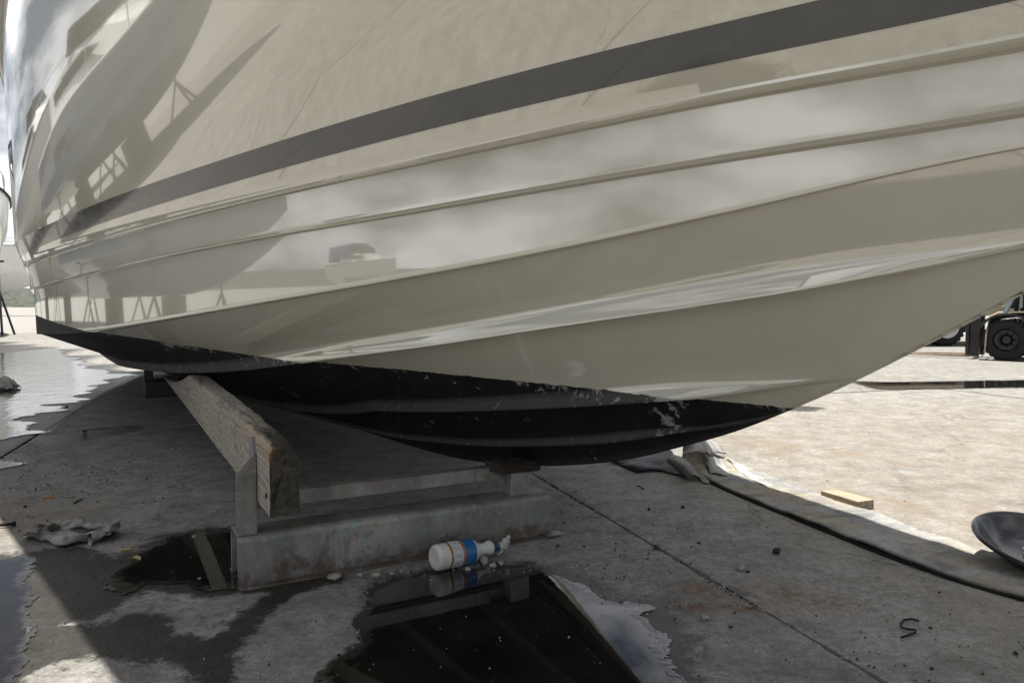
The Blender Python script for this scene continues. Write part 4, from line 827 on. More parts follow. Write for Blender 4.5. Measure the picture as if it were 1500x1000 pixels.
def ribbon(name, path, width, thick, mat, parent=None, nu=14, wav=.006, seed=0, z0=.0, sub=10, taper=None, zf=None):
    """flat strip following path (x,y,z); width to its left side"""
    P_ = np.array(path, float); n_ = len(P_); tt = np.linspace(0, n_-1, (n_-1)*sub+1); pts = np.stack([[cubic(list(zip(range(n_), P_[:, k])))(t) for t in tt] for k in range(3)], -1)
    V = []; ST_ = []; L_ = 0; m_ = nu+1
    for i, p in enumerate(pts):
        d_ = pts[min(i+1, len(pts)-1)]-pts[max(i-1, 0)]; d_ = d_[:2]/(np.linalg.norm(d_[:2])+1e-9); nn = np.array([-d_[1], d_[0]])
        if i: L_ += np.linalg.norm(pts[i]-pts[i-1])
        wd = width*(1 if taper is None else np.interp(i/(len(pts)-1), [0, 1], taper))
        for j in range(m_):
            q = j/nu; x, y = p[:2]+nn*wd*q; hz = wav*(1+2*float(fbm(np.array([x]), np.array([y]), 7, 3, seed)[0])*2)
            if zf: hz += zf(i/(len(pts)-1), q)
            V.append((x, y, p[2]+z0+max(.001, hz))); ST_.append((L_, q, 0))
    F_ = []
    for i in range(len(pts)-1):
        for j in range(nu): F_.append([i*m_+j, (i+1)*m_+j, (i+1)*m_+j+1, i*m_+j+1])
    me = bpy.data.meshes.new(name); me.from_pydata(V, [], F_); a = me.attributes.new('st', 'FLOAT_VECTOR', 'POINT'); a.data.foreach_set('vector', np.array(ST_, np.float32).ravel())
    o = link(name, me, mat, parent, True); sm = o.modifiers.new('solid', 'SOLIDIFY'); sm.thickness = thick; sm.offset = 0; return o
belt = thing('belt_strip', 'long grey checked belt strip running from the folded canvas to the black pan', 'belt strip', P(1200, 775))
bl = Matrix.Translation(-Vector(belt.location))
edge = [(985, 678), (1040, 707), (1100, 734), (1200, 775), (1350, 834), (1500, 880), (1700, 938)]
pth = [tuple(bl @ P(u, v)) for u, v in edge]
ribbon('top_layer', pth, .325, .007, M_BELT, belt, 16, .0045, 3, .010, 14)
ribbon('under_layer', [(x-.007, y-.007, z) for x, y, z in pth], .30, .006, M_RUBBER, belt, 8, .003, 5, .003, 8)
canv = thing('folded_canvas', 'heap of folded grey canvas beside the keel at the end of the belt strip', 'canvas', P(1030, 690))
cl_ = Matrix.Translation(-Vector(canv.location))
M_CANV = simple('grey_canvas', (.29, .29, .28), .92, 0, .35, 16, .5); M_CANVB = simple('black_liner', (.014, .016, .022), .55, 0, .3, 9, .2)
M_CANVT = simple('tan_canvas', (.29, .265, .215), .92, 0, .3, 20, .4)
def sheet(name, rows, mat, parent, thick=.006, sub=8, wr=.006, seed=0):
    """smooth sheet through a grid of (u, v, z) picture measurements"""
    G = np.array([[tuple(cl_ @ P(u, v, z)) for (u, v, z) in r] for r in rows], float); a, b = G.shape[:2]
    ta = np.linspace(0, a-1, (a-1)*sub+1); tb = np.linspace(0, b-1, (b-1)*sub+1)
    G1 = np.stack([[[cubic(list(zip(range(a), G[:, j, k])))(t) for j in range(b)] for t in ta] for k in range(3)], -1)
    G2 = np.stack([[[cubic(list(zip(range(b), G1[i, :, k])))(t) for t in tb] for i in range(len(ta))] for k in range(3)], -1)
    n1, n2 = G2.shape[:2]; nz = fbm(G2[..., 0]*1., G2[..., 1]*1.+G2[..., 2], 18, 4, seed)*2*wr; G2[..., 2] += nz; G2[..., 0] += nz*.5
    G2[..., 2] = np.maximum(G2[..., 2], .004)
    idx = np.arange(n1*n2).reshape(n1, n2); F_ = np.stack([idx[:-1, :-1], idx[1:, :-1], idx[1:, 1:], idx[:-1, 1:]], -1).reshape(-1, 4).tolist()
    me = bpy.data.meshes.new(name); me.from_pydata(G2.reshape(-1, 3).tolist(), [], F_); o = link(name, me, mat, parent, True)
    sm = o.modifiers.new('solid', 'SOLIDIFY'); sm.thickness = thick; sm.offset = 0; return o
sheet('flap', [[(1002, 648, .17), (1012, 642, .20), (1026, 640, .17), (1040, 640, .08)], [(1001, 662, .13), (1016, 656, .165), (1034, 652, .15), (1050, 650, .06)], [(1001, 668, .12), (1016, 661, .155), (1040, 662, .11), (1064, 664, .025)]], M_CANV, canv, .007, 8, .008, 2)
sheet('fold', [[(1000, 664, .09), (1013, 659, .105), (1029, 659, .095), (1040, 665, .05)], [(1003, 678, .045), (1016, 673, .06), (1029, 674, .055), (1040, 680, .03)], [(1018, 693, .018), (1025, 690, .028), (1033, 690, .026), (1042, 692, .014)], [(1033, 708, .004), (1036, 707, .008), (1040, 706, .008), (1043, 705, .004)]], M_CANVT, canv, .006, 8, .012, 4)
sheet('inner_fold', [[(1030, 664, .10), (1040, 668, .09), (1050, 670, .05), (1060, 672, .02)], [(1034, 676, .06), (1044, 680, .05), (1056, 684, .03), (1068, 688, .01)], [(1040, 694, .02), (1050, 694, .025), (1062, 697, .02), (1080, 700, .006)]], M_CANV, canv, .006, 8, .01, 6)
sheet('side_layer', [[(1060, 668, .03), (1070, 676, .02), (1078, 686, .02)], [(1078, 676, .02), (1092, 690, .02), (1100, 702, .02)], [(1105, 690, .012), (1120, 704, .014), (1130, 716, .014)], [(1150, 712, .008), (1165, 724, .01), (1170, 733, .008)]], M_CANV, canv, .005, 8, .006, 8)
sheet('under_layer', [[(976, 672, .05), (988, 668, .07), (1004, 672, .06)], [(988, 684, .02), (1000, 682, .06), (1014, 684, .05)], [(1006, 700, .004), (1016, 696, .03), (1028, 700, .012)]], M_CANV, canv, .006, 8, .006, 10)
sheet('black_fold', [[(892, 672, .02), (915, 664, .03), (945, 660, .04), (978, 654, .05)], [(904, 678, .01), (926, 674, .03), (952, 672, .035), (988, 667, .05)], [(924, 688, .004), (938, 684, .026), (962, 682, .022), (996, 684, .03)], [(932, 692, .003), (946, 690, .006), (970, 690, .006), (1006, 700, .004)]], M_CANVB, canv, .008, 8, .010, 12)

# ------------------------------------------------------------------ lumber offcut
lb0 = P(1257, 748); lb1 = P(1202, 731); dl = (lb1-lb0); ln = dl.length
bm = bmesh.new(); box(bm, 0, ln, -.088, 0, 0, .038)
lum = obj('lumber_offcut', bm, M_WOODB, None, False, None, .002); lum.location = lb0; lum.rotation_euler = (0, 0, math.atan2(dl.y, dl.x))
tag(lum, 'short sawn lumber offcut lying in the sun beside the belt strip', 'lumber')

# ------------------------------------------------------------------ shallow black pan
tub = thing('plastic_pan', 'shallow round glossy black plastic pan on the belt strip at the right edge', 'pan')
bm = bmesh.new(); lathe(bm, [(.02, .0), (.17, .0), (.20, .006), (.275, .066), (.290, .080), (.300, .088), (.309, .089), (.313, .083), (.316, .084), (.314, .092), (.306, .097), (.296, .096), (.284, .087), (.268, .070), (.198, .014), (.168, .007), (.02, .006)], 72)
obj('shell', bm, M_BLACKP, tub, True)
bm = bmesh.new(); lathe(bm, [(.2965, .0965), (.301, .1), (.306, .0995), (.3085, .097)], 72, None, False); obj('rim', bm, simple('pan_rim', (.02, .02, .022), .3, 0, .2, 10, 0), tub, True)
bm = bmesh.new(); tube(bm, [(-.12+.02*math.cos(k*.8)+.016*k, .05*math.sin(k*.9)-.03, .022+.05*math.sin(math.pi*k/12)) for k in range(13)], .013, 10); obj('hose_end', bm, simple('grey_hose', (.09, .09, .09), .4, 0, .2, 10, 0), tub, True)
bm = bmesh.new(); lathe(bm, [(.03, .008), (.05, .012), (.05, .045), (.035, .06), (.01, .062)], 24, Matrix.Translation((.03, .05, 0))); obj('cap', bm, M_BLACKP, tub, True)
tub.scale = (.66, .66, .66); tub.location = (1.685, 2.31, .022); tub.rotation_euler = (R(13), R(3), 0)

# ------------------------------------------------------------------ small litter
M_STONE = simple('stone', (.26, .245, .22), .9, 0, .35, 40, .5); M_STONED = simple('dark_stone', (.035, .033, .032), .9, 0, .4, 40, .5)
def stone(u, v, px, label, dark=False, flat=.7):
    p = P(u, v); s = px*p.y/FPX/2
    bm = bmesh.new(); bmesh.ops.create_icosphere(bm, subdivisions=2, radius=1)
    rs = random.Random(int(u*7+v)); dirs = [Vector((rs.gauss(0, 1), rs.gauss(0, 1), rs.gauss(0, 1))).normalized() for _ in range(9)]; cut = [rs.uniform(.55, .85) for _ in dirs]
    for w_ in bm.verts:
        for d_, c_ in zip(dirs, cut):
            e_ = w_.co.dot(d_)
            if e_ > c_: w_.co -= d_*(e_-c_)
        w_.co *= 1+rs.uniform(-.05, .05)
    rz = rs.uniform(0, 6.28)
    M_ = Matrix.Rotation(rz, 4, 'Z') @ Matrix.Diagonal((s*1.15, s*.9, s*flat, 1))
    for w_ in bm.verts: w_.co = M_ @ w_.co
    zmin = min(w_.co.z for w_ in bm.verts)
    o = obj('stone', bm, M_STONED if dark else M_STONE, None, False, (p.x, p.y, -zmin-.001+.003*0))
    return tag(o, label, 'stone', 'loose stones on the concrete')
for a in ((962, 804, 12, 'dark rounded stone on the concrete seam between cradle and belt strip', True), (1138, 810, 15, 'largest dark angular stone, alone in front of the belt strip', True),
          (1086, 834, 15, 'grey angular stone left below the largest dark stone', False), (1095, 838, 7, 'tiny stone touching the grey angular stone', True), (1033, 908, 15, 'flat grey stone right of the bright puddle', False),
          (1070, 919, 7, 'small dark stone right of the flat grey stone by the puddle', True), (951, 747, 7, 'small dark stone halfway between short post and belt strip', True), (1000, 744, 7, 'small dark stone nearest the folded canvas', True), (1024, 796, 6, 'small dark stone right of the seam stone', True),
          (490, 848, 20, 'pale flat stone leftmost along the steel base beam', False), (527, 845, 12, 'pale stone second from left along the steel base beam', False), (551, 844, 14, 'pale stone third from left along the steel base beam', False), (574, 841, 9, 'small stone fourth from left along the steel base beam', False), (588, 837, 8, 'small stone nearest the bottom of the spray bottle', False),
          (685, 836, 10, 'stone just below the blue part of the spray bottle', False), (709, 826, 19, 'largest stone under the neck of the spray bottle', False), (722, 831, 13, 'square pale stone in front of the bottle neck stone', False), (733, 827, 12, 'rounded stone rightmost below the spray head', False),
          (817, 801, 7, 'small dark stone below the right end of the steel beam', True), (856, 801, 6, 'tiny dark stone out beyond the right end of the steel beam', True),
          (1488, 958, 9, 'dark stone at the lower right corner', True), (1365, 980, 7, 'small dark stone at the bottom edge below the wire hook', True), (1376, 868, 5, 'tiny dark stone above the wire hook', True), (1363, 920, 6, 'tiny dark stone right of the wire hook', True),
          (37, 743, 6, 'small dark stone on the sunlit patch above the rag', True), (98, 596, 5, 'small dark stone in the left shallow water', True), (124, 633, 6, 'dark stone in the wet joint on the left', True), (292, 848, 6, 'small stone in the dark puddle left of the steel beam', False), (285, 787, 7, 'pale pebble in the dark puddle behind the steel beam end', False)):
    stone(*a)
def stick(name, pts, r, mat, label, cat):
    bm = bmesh.new(); tube(bm, [tuple(P(u, v, z)) for u, v, z in pts], r, 6); o = obj(name, bm, mat, None, True); return tag(o, label, cat)
M_SPL = simple('splinter_wood', (.42, .30, .14), .9, 0, .3, 30, .2)
hk = []
for k in range(15):
    t = k/14; 
    if t < .6: a = R(60+230*t/.6); hk.append((1331+12*math.cos(a)*1.1, 914-9*math.sin(a), .005))
    else: q = (t-.6)/.4; hk.append((1344-24*q, 924+9*q, .005))
hk = [(1346, 909, .006), (1336, 906, .006), (1325, 907, .006), (1319, 913, .006), (1322, 919, .006), (1332, 921, .006), (1342, 922, .006), (1340, 926, .006), (1330, 930, .006), (1320, 933, .006)]
stick('wire_hook', hk, .0028, M_RUBBER, 'bent S shaped piece of black wire on the shaded concrete', 'wire')
stick('splinter', [(176, 805, .004), (186, 804, .005), (197, 803, .004)], .004, M_SPL, 'pale wood splinter floating at the edge of the dark puddle', 'splinter')
stick('splinter', [(64, 728, .004), (80, 727, .004)], .005, simple('red_splinter', (.36, .17, .07), .9, 0, .3, 30, .2), 'reddish wood splinter at the shadow edge above the rag', 'splinter')
stick('stick', [(90, 726, .005), (99, 727, .006), (108, 727.5, .005)], .005, M_STONE, 'short grey stick beside the reddish splinter', 'stick')
stick('stick', [(108, 737, .004), (121, 730, .006)], .003, M_RUBBER, 'thin dark twig on the shaded concrete above the rag', 'stick')
stick('rod', [(-60, 772, .012), (0, 768.5, .012), (18, 767, .012)], .006, M_RUBBER, 'thin black rod entering from the left edge', 'rod')
bm = bmesh.new(); tube(bm, [tuple(P(18, 767, .012)), tuple(P(23, 766.5, .012))], .010, 8); rk = obj('rod_knob', bm, M_RUBBER, [o for o in bpy.data.objects if o.name == 'rod'][0], True)
dbp = P(12, 570); deb = cloth_patch('rubber_scrap', px_poly([(-60, 574), (-20, 566), (10, 564), (26, 565), (34, 569), (22, 573), (0, 574)]), .02, .10, 4, 51, M_RUBBER, .06)
tag(deb, 'dark flat rubber scrap lying on the wet concrete at the left edge', 'rubber scrap')
lf = P(200, 819); bm = bmesh.new(); vs = [bm.verts.new(p) for p in ((-.022, 0, .004), (-.008, -.009, .010), (.012, -.007, .009), (.022, .003, .004), (.010, .010, .008), (-.010, .008, .010))]; bm.faces.new(vs)
leaf = obj('leaf', bm, simple('dry_leaf', (.40, .30, .17), .8, 0, .3, 40, .2), None, False, lf); leaf.rotation_euler = (0, 0, -.7); tag(leaf, 'dry tan leaf floating on the dark puddle', 'leaf')
leaf.modifiers.new('s', 'SOLIDIFY').thickness = .002
twg = stick('twig', [(933, 711, .003), (938, 712, .006), (943, 716, .004)], .0025, M_RUBBER, 'short dark twig on the concrete below the black fold of canvas', 'twig')
# grit nobody could count
def grit():
    V = []; F_ = []; mi = []
    def speck(x, y, s, z=0):
        b = len(V); a = random.uniform(0, 6.28)
        for k in range(3): V.append((x+s*math.cos(a+k*2.1), y+s*math.sin(a+k*2.1), z-.0005))
        V.append((x+s*.2*random.uniform(-1, 1), y+s*.2*random.uniform(-1, 1), z+s*random.uniform(.5, 1.1)))
        for f in ((0, 1, 3), (1, 2, 3), (2, 0, 3)): F_.append([b+i for i in f]); mi.append(0 if random.random() < .55 else 1)
    for _ in range(5200):
        u = random.uniform(-200, 1600); v = random.uniform(600, 1080); p = P(u, v)
        if random.random() > 2.6*max(0, float(fbm(np.array([p.x]), np.array([p.y]), 2.3, 4, 37)[0])+.16): continue
        speck(p.x, p.y, .0010*p.y**.5*min(3.2, random.paretovariate(2.6)))
    for (u, v, su, sv, n_) in ((1230, 940, 200, 40, 220), (960, 800, 60, 30, 120), (840, 730, 25, 25, 90), (150, 690, 90, 25, 500), (60, 720, 60, 25, 200), (900, 850, 60, 30, 150), (640, 920, 160, 60, 90), (700, 840, 60, 12, 120)):
        for _ in range(n_):
            p = P(random.gauss(u, su), min(1100, max(560, random.gauss(v, sv)))); speck(p.x, p.y, .0011*p.y**.5*min(3.2, random.paretovariate(2.2)), .002)
    # crumbs along the open joints
    for c1, lo_, hi_, n_ in ((J1[5], .9, 7., 420), (J1[6], .6, 5., 500)):
        for _ in range(n_):
            a = c1+random.gauss(0, .013); b = random.uniform(lo_, hi_); speck(a*E1[0]+b*E2[0], a*E1[1]+b*E2[1], .0018*min(4, random.paretovariate(2.5)), -.004)
    # broken edges and dirt along the rusty crack
    for a_, b_, n_ in ((P(824, 883), P(960, 888), 150), (P(960, 888), P(1060, 886), 170), (P(1060, 886), P(1125, 893), 120), (P(1030, 846), P(1110, 890), 300), (P(815, 716), P(880, 752), 200)):
        for _ in range(n_):
            q = random.random(); p = a_.lerp(b_, q); g_ = random.gauss(0, .006 if b_.x-a_.x > .15 or n_ < 300 else .02); speck(p.x+random.gauss(0, .006), p.y+g_+.02*float(fbm(np.array([p.x]), np.array([p.y]), 9, 3, 44)[0]), .0010*min(4, random.paretovariate(1.9)), -.0006)
    me = bpy.data.meshes.new('grit'); me.from_pydata(V, [], F_); o = link('grit', me, [M_STONED, simple('pale_grit', (.36, .35, .33), .9, 0, .2, 60, 0)]); me.polygons.foreach_set('material_index', mi)
    tag(o, 'fine grit and crumbs scattered over the concrete', 'grit', kind='stuff')
grit()

# ------------------------------------------------------------------ forklift and trailer on the right
M_TYRE = simple('tyre_rubber', (.022, .022, .023), .75, 0, .3, 18, .3); M_RIMB = simple('black_rim', (.012, .012, .013), .3, 0, .2, 10, 0)
M_RIMW = simple('white_rim', (.6, .6, .58), .4, 0, .15, 10, 0); M_BEIGE = simple('beige_paint', (.42, .36, .27), .5, 0, .2, 8, .1)
M_FORKST = simple('rusty_fork_steel', (.26, .19, .13), .6, .3, .4, 12, .3); M_FLBODY = simple('black_machine_paint', (.016, .017, .02), .35, 0, .3, 6, .1)
M_CYL = simple('bluish_steel', (.28, .34, .44), .25, .6, .15, 8, 0)
def wheel(parent, loc, r, wd, rim, dish=.06, tread=28):
    """wheel facing -y"""
    root = None
    prof = [(r*.60, -wd/2), (r*.70, -wd/2-.008), (r*.88, -wd/2+.006), (r*.955, -wd/2+.03), (r*.965, 0), (r*.955, wd/2-.03), (r*.88, wd/2), (r*.6, wd/2)]
    Mx = Matrix.Rotation(R(-90), 4, 'X')
    bm = bmesh.new(); lathe(bm, prof, 48, Mx, False)
    for k in range(tread):
        for s in (0, 1):
            a = 2*math.pi*(k+.5*s)/tread; Mr = Matrix.Rotation(a, 4, 'Y') @ Matrix.Translation((0, 0, r*.965))
            y0_, y1_ = ((-wd/2+.012, -.012) if s == 0 else (.012, wd/2-.012)); box(bm, -r*.07, r*.07, y0_, y1_, -.02, r*.037, Mr)
    tyre = obj('wheel', bm, M_TYRE, parent, False, loc)
    bm = bmesh.new(); lathe(bm, [(r*.60, -wd/2-.004), (r*.615, -wd/2-.012), (r*.585, -wd/2-.012), (r*.56, -wd/2+.01), (r*.53, -wd/2+dish), (r*.22, -wd/2+dish+.01), (r*.20, -wd/2+dish-.03), (r*.15, -wd/2+dish-.04), (0.001, -wd/2+dish-.04)], 40, Mx, False)
    for k in range(8):
        a = 2*math.pi*k/8; box(bm, -.012, .012, -wd/2+dish-.012, -wd/2+dish+.008, r*.32-.012, r*.32+.012, Matrix.Rotation(a, 4, 'Y'))
    rm = obj('rim', bm, rim, tyre, True)
    return tyre
fw = P(1472, 528); fl = thing('forklift', 'dark forklift with lowered forks parked in the sun at the right edge', 'forklift', (fw.x-.05, fw.y-.08, 0), R(-40))
RW = .315
for x in (0, 1.55):
    for y in (.0, 1.05):
        r_ = RW if x == 0 else .27
        wheel(fl, (x, y+.11, r_), r_, .22, M_RIMB, .10)
bm = bmesh.new(); prism(bm, [(-.25, .36), (-.25, .62), (.1, .74), (.5, .78), (1.2, .80), (1.95, .95), (2.05, .5), (1.9, .28), (.42, .24), (.40, .58), (.24, .665), (-.02, .70), (-.2, .6)], 'y', .10, 1.06); obj('chassis', bm, M_FLBODY, fl, False, None, .01)
fpr = [(.43*math.cos(R(a)), .315+.40*math.sin(R(a))) for a in range(20, 161, 14)]; fpi = [(.40*math.cos(R(a)), .315+.37*math.sin(R(a))) for a in range(160, 19, -14)]
bm = bmesh.new(); prism(bm, fpr+fpi, 'y', -.03, .24); obj('fender', bm, M_FLBODY, fl)
bm = bmesh.new(); prism(bm, [(1.3, .95), (2.05, .96), (2.15, .6), (2.1, 1.1), (1.5, 1.2)], 'y', .15, 1.02); obj('counterweight', bm, M_FLBODY, fl, False, None, .03)
for y in (.25, .78):
    bm = bmesh.new(); box(bm, -.50, -.38, y, y+.09, .04, 2.1); obj('mast_rail', bm, M_FLBODY, fl, False, None, .004)
    bm = bmesh.new(); box(bm, -1.62, -.515, y-.01, y+.10, .028, .062)
    for v in bm.verts:
        if v.co.x < -1.5: v.co.z = .028+(v.co.z-.028)*.35
    fk = obj('fork', bm, M_FORKST, fl, False, None, .003)
    bm = bmesh.new(); box(bm, -.56, -.515, y-.02, y+.11, .0625, .62); obj('shank', bm, M_FLBODY, fk)
for z in (.3, .55, 1.2, 2.0):
    bm = bmesh.new(); box(bm, -.50+(-.013 if z < .6 else .02), -.46, .18 if z < .6 else .3405, .95 if z < .6 else .7795, z, z+.07)
    if z < .6: 
        for v in bm.verts: v.co.x -= .02 if v.co.x < -.48 else .042
    obj('carriage_bar', bm, M_FLBODY, fl)
bm = bmesh.new(); tube(bm, [(-.02, -.02, .72), (.22, -.02, 1.35)], .035, 10); obj('lift_cylinder', bm, M_CYL, fl, True)
bm = bmesh.new(); tube(bm, [(-.3, -.01, .06), (-.26, -.015, .12), (-.25, -.02, .4), (-.22, -.02, .66), (-.1, -.03, .73), (.2, -.03, .74), (.5, -.03, .7)], .012, 8); obj('hose', bm, M_BEIGE, fl, True)
for x, y in ((.1, .2), (.1, .95), (1.5, .2), (1.5, .95)):
    bm = bmesh.new(); tube(bm, [(x, y, .75), (x+.08, y, 2.1)], .03, 8); obj('guard_post', bm, M_FLBODY, fl, True)
for k in range(6):
    bm = bmesh.new(); box(bm, .15+k*.27, .2+k*.27, .17, .98, 2.1, 2.13); obj('guard_bar', bm, M_FLBODY, fl)
bm = bmesh.new(); prism(bm, [(.75, .81), (1.2, .81), (1.3, 1.4), (1.2, 1.42), (1.1, .95), (.75, .92)], 'y', .35, .8); obj('seat', bm, M_RUBBER, fl, False, None, .03)
bm = bmesh.new(); box(bm, .0, .12, .3, .85, .79, 1.1); obj('dashboard', bm, M_FLBODY, fl, False, None, .02)
bm = bmesh.new(); tube(bm, [(.32+.17*math.cos(a)*.5, .57+.17*math.sin(a), 1.2+.1*math.cos(a)) for a in np.linspace(0, 6.283, 25)], .013, 6); obj('steering_wheel', bm, M_RUBBER, fl, True)
tw = P(1388, 507); tr = thing('flatbed_trailer', 'beige flatbed trailer with white rimmed wheels parked behind the forklift', 'trailer', (tw.x, tw.y, 0), R(4))
for x in (0, -1.0):
    wheel(tr, (x, .15, .42), .42, .25, M_RIMW, .08, 24)
    wheel(tr, (x, 1.95, .42), .42, .25, M_RIMW, .08, 24)
bm = bmesh.new(); box(bm, -4, 2.2, .25, .37, .62, .80); box(bm, -4, 2.2, 1.7, 1.82, .62, .80); obj('frame_rail', bm, M_BEIGE, tr, False, None, .01)
bm = bmesh.new(); box(bm, -4.2, 2.4, -.1, 2.2, .802, .92); obj('bed', bm, M_BEIGE, tr, False, None, .01)
for x in np.arange(-4.15, 2.3, .33):
    bm = bmesh.new(); box(bm, x, x+.31, -.08, 2.18, .921, .955); obj('plank', bm, M_WOODD, tr)
bm = bmesh.new(); tube(bm, [(0, .1, .42), (0, 2.1, .42)], .06, 10); tube(bm, [(-1, .1, .42), (-1, 2.1, .42)], .06, 10); obj('axle', bm, M_FLBODY, tr, True)
bm = bmesh.new(); box(bm, .55, .85, .3, 1.7, .30, .60); obj('tool_box', bm, M_FLBODY, tr, False, None, .01)
bm = bmesh.new(); box(bm, .9, 1.0, .4, .5, .02, .62); box(bm, .8, 1.1, .35, .55, .0, .03); obj('landing_leg', bm, M_BEIGE, tr, False, None, .005)

# ------------------------------------------------------------------ other boats in the yard; those labelled unseen are added for reflections
def yard_boat(name, label, loc, rz, L_, beam, z0, H, hullm, stripe=None, canvas=None, stands=True, tower=True):
    root = thing(name, label, 'boat', (loc[0], loc[1], 0), rz)
    bm = bmesh.new(); rows = []; n_ = 26
    for i in range(n_+1):
        q = i/n_; t = -L_/2+L_*q; wv = beam/2*(1-max(0, (q-.35)/.65)**2.3); k = z0+H*.55*max(0, (q-.55)/.45)**2.2; zs = z0+H*(.92+.14*q); zc = z0+H*.32+H*.36*max(0, (q-.4)/.6)**1.8
        zc = max(zc, k); wch = wv*(.86-.25*q*q)
        rows.append([(0, k), (wch*.5, k+(zc-k)*.48), (wch, zc), (wch+.02, zc+.03), (wv*.95, zc+(zs-zc)*.5), (wv, zs)])
    for s in (1, -1):
        g = [[bm.verts.new((-L_/2+L_*i/n_, s*w_, z)) for w_, z in r_] for i, r_ in enumerate(rows)]
        for A, B_ in zip(g, g[1:]):
            for j in range(5): bm.faces.new((A[j], B_[j], B_[j+1], A[j+1]))
        if s == 1: g1 = g
        else:
            for j in range(5): bm.faces.new((g1[0][j], g1[0][j+1], g[0][j+1], g[0][j]))
    bmesh.ops.remove_doubles(bm, verts=bm.verts[:], dist=.0005); obj('hull', bm, hullm, root, True).data.set_sharp_from_angle(angle=R(28))
    bm = bmesh.new(); prev = None
    for i, r_ in enumerate(rows):
        w_, z = r_[-1]; w_ = max(w_, .01); ring = [bm.verts.new((-L_/2+L_*i/n_, y*w_*.99, z+.05*(1-y*y)-.01)) for y in (-1, -.4, .4, 1)]
        if prev: [bm.faces.new((prev[k], prev[k+1], ring[k+1], ring[k])) for k in range(3)]
        prev = ring
    obj('deck', bm, M_WHITE, root)
    zs = z0+H; b = beam/2
    bm = bmesh.new(); loft_box(bm, [(-L_*.28, b*.75, zs*.96, b*.65, zs+.75), (.0, b*.75, zs*.97, b*.6, zs+.9), (L_*.12, b*.66, zs, b*.45, zs+.75), (L_*.28, b*.38, zs+.03, b*.2, zs+.2)]); obj('cabin', bm, M_WHITE, root, False, None, .03)
    bm = bmesh.new(); loft_box(bm, [(-L_*.05, b*.66, zs+.86, b*.55, zs+1.45), (L_*.07, b*.55, zs+.82, b*.48, zs+1.3), (L_*.125, b*.46, zs+.76, b*.4, zs+.8)]); obj('windshield', bm, M_GLASS, root)
    for s in (1, -1):
        bm = bmesh.new(); prism(bm, [(-L_*.2, zs+.3), (L_*.06, zs+.34), (L_*.14, zs+.38), (L_*.08, zs+.58), (-L_*.2, zs+.55)], 'y', s*b*.6, s*(b*.715)); obj('window', bm, M_GLASS, root)
        bm = bmesh.new(); tube(bm, [(-L_/2+L_*i/n_, s*(rows[i][-1][0]+.02), rows[i][-1][1]-.04) for i in range(n_+1)], .035, 6); obj('rub_rail', bm, M_RUBBER if stripe else M_WHITE, root, True)
        bm = bmesh.new(); tube(bm, [(-L_/2+L_*i/n_, s*rows[i][-1][0]*.93, rows[i][-1][1]+.55) for i in range(12, n_+1)], .02, 6)
        for i in range(12, n_+1, 4): tube(bm, [(-L_/2+L_*i/n_, s*rows[i][-1][0]*.94, rows[i][-1][1]), (-L_/2+L_*i/n_, s*rows[i][-1][0]*.93, rows[i][-1][1]+.55)], .018, 6)
        obj('hand_rail', bm, M_STEELR, root, True)
    if canvas:
        bm = bmesh.new(); loft_box(bm, [(-L_*.46, b*.85, zs+.1, b*.7, zs+1.5), (-L_*.05, b*.8, zs+.9, b*.66, zs+1.7)]); obj('canvas_top', bm, canvas, root, False, None, .05)
    # keel blocks and jack stands carry it
    for i, q in enumerate((-.3, .05)):
        bm = bmesh.new(); hz = z0-.002
        for kk in range(3): box(bm, -.15, .15, -.25, .25, hz*kk/3+.001, hz*(kk+1)/3-.001)
        o = obj('keel_blocking', bm, M_WOODD); o.location = root.matrix_basis @ Vector((q*L_, 0, 0)); o.rotation_euler = (0, 0, rz); tag(o, ('stern' if i == 0 else 'midship')+' stack of wood blocks under the keel of the '+label.split(' with ')[0].split(' on ')[0], 'blocking')
    if stands:
        for q in (-.3, .12):
            for s in (1, -1):
                zt = z0+H*.30; st_ = thing('jack_stand', ('aft' if q < 0 else 'forward')+(' port' if s == 1 else ' starboard')+' steel jack stand propping the '+label.split(' with ')[0].split(' on ')[0], 'jack stand', root.matrix_basis @ Vector((q*L_, s*b*.72, 0)), rz, 'jack stands under the yard boats')
                for a in (0, 2.09, 4.19):
                    bm = bmesh.new(); tube(bm, [(.4*math.cos(a), .4*math.sin(a), .02), (0, 0, zt*.6)], .03, 6); obj('leg', bm, M_DSTEEL, st_, True)
                bm = bmesh.new(); tube(bm, [(0, 0, zt*.55), (0, 0, zt-.03)], .03, 8); obj('screw', bm, M_DSTEEL, st_, True)
                bm = bmesh.new(); box(bm, -.15, .15, -.12, .12, zt-.03, zt+.01); obj('pad', bm, M_WOODD, st_)
    return root
yard_boat('yard_boat', 'far white motor yacht with navy canvas on stands at the left edge', (-47, 62), R(8), 19, 5.2, 1.75, 4.0, M_WHITE, 1, M_NAVY)
yard_boat('yard_boat', 'unseen tall white cruiser on stands left of the beige boat, added for reflections', (-21., 17.), R(-66), 13.5, 4.2, .9, 3.1, M_WHITE, 1, None)  # out of view, added so the topsides mirror it instead of sky
yard_boat('yard_boat', 'white sport cruiser on stands behind the stern at the left edge', (-16.2, 20.8), R(-50), 11, 3.8, 1.3, 2.6, M_WHITE, 1, M_NAVY)
yard_boat('yard_boat', 'blue grey hulled boat on stands left of the beige boat, lettered on its side', (-12.5, 7.6), R(-58), 8.2, 2.7, .8, 1.9, M_BLUEG, None, None)

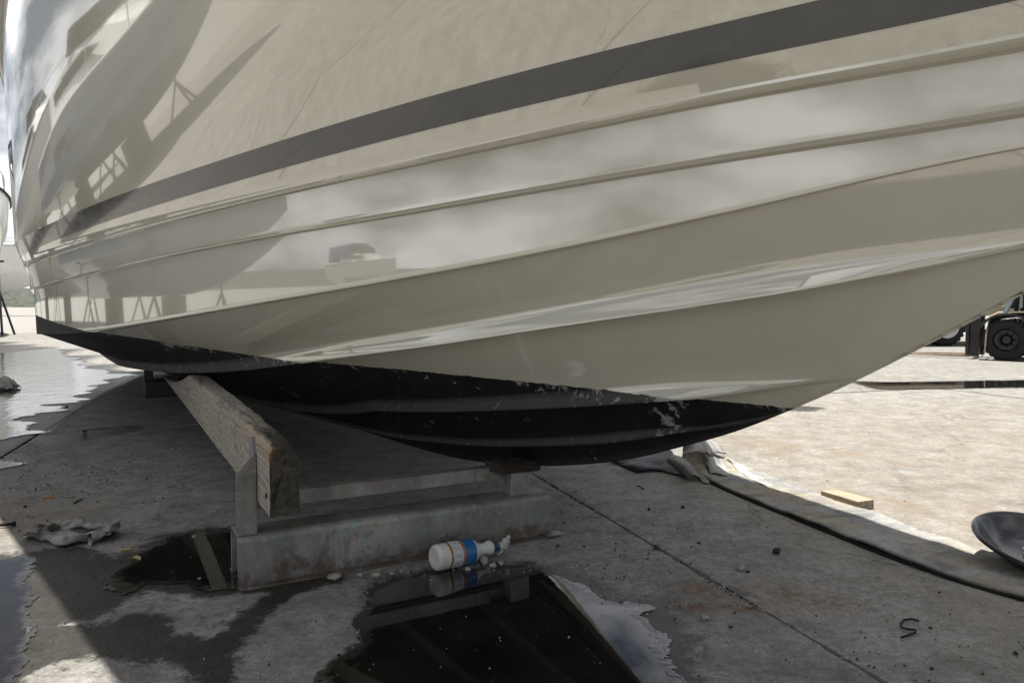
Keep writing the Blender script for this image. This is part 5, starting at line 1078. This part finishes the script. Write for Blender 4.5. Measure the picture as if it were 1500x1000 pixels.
yard_boat('yard_boat', 'unseen white day cruiser with navy canvas on blocks far left, added for reflections', (-66, 6), R(-40), 10, 3.2, .9, 1.9, M_WHITE, 1, M_NAVY, False)  # this and the next two: unseen, added to break up the hull band reflections
yard_boat('yard_boat', 'unseen blue grey runabout on blocks far left, added for reflections', (-58, -13), R(-75), 8, 2.7, .8, 1.5, M_BLUEG, 1, None, False)  # unseen, added as a small shape for the hull to mirror
yard_boat('yard_boat', 'unseen plain white cruiser on blocks behind the camera to the left, added for reflections', (-56, -33), R(-20), 11, 3.5, .9, 2.1, M_WHITE, 1, None, False)  # unseen, added for the hull bands to reflect
bb = [o for o in bpy.data.objects if o.get('label', '').startswith('blue grey hulled')][0]
for s_ in (1, -1):
    cu = bpy.data.curves.new('lettering', 'FONT'); cu.body = 'CLIPPER'; cu.size = .5; cu.extrude = .004; cu.align_x = 'CENTER'
    lt = bpy.data.objects.new('lettering', cu); COL.objects.link(lt); cu.materials.append(M_DSTEEL); lt.parent = bb
    lt.location = (-.9, s_*1.353, 1.86); lt.rotation_euler = (R(90), 0, 0 if s_ < 0 else R(180)); bpy.context.view_layer.update()
    lm = bpy.data.meshes.new_from_object(lt.evaluated_get(bpy.context.evaluated_depsgraph_get())); lo_, le_ = lt.location.copy(), lt.rotation_euler.copy(); bpy.data.objects.remove(lt)
    lt = bpy.data.objects.new('lettering', lm); COL.objects.link(lt); lt.parent = bb; lt.location = lo_; lt.rotation_euler = le_

# tree line on the horizon
def hills():
    V = []; F_ = []; n_ = 240
    for i in range(n_+1):
        a = 2*math.pi*i/n_; r_ = 520; h_ = 9+7*float(fbm(np.array([math.cos(a)*3]), np.array([math.sin(a)*3]), 2.2, 5, 17)[0])*2
        V += [(r_*math.cos(a), r_*math.sin(a), -.5), ((r_+25)*math.cos(a), (r_+25)*math.sin(a), h_), ((r_+60)*math.cos(a), (r_+60)*math.sin(a), h_*1.25)]
    for i in range(n_):
        for j in range(2): F_.append([i*3+j, (i+1)*3+j, (i+1)*3+j+1, i*3+j+1])
    me = bpy.data.meshes.new('hills'); me.from_pydata(V, [], F_); tag(link('hills', me, simple('far_woods', (.07, .078, .066), .95, 0, .4, .3, 0), None, True), kind='structure')
hills()
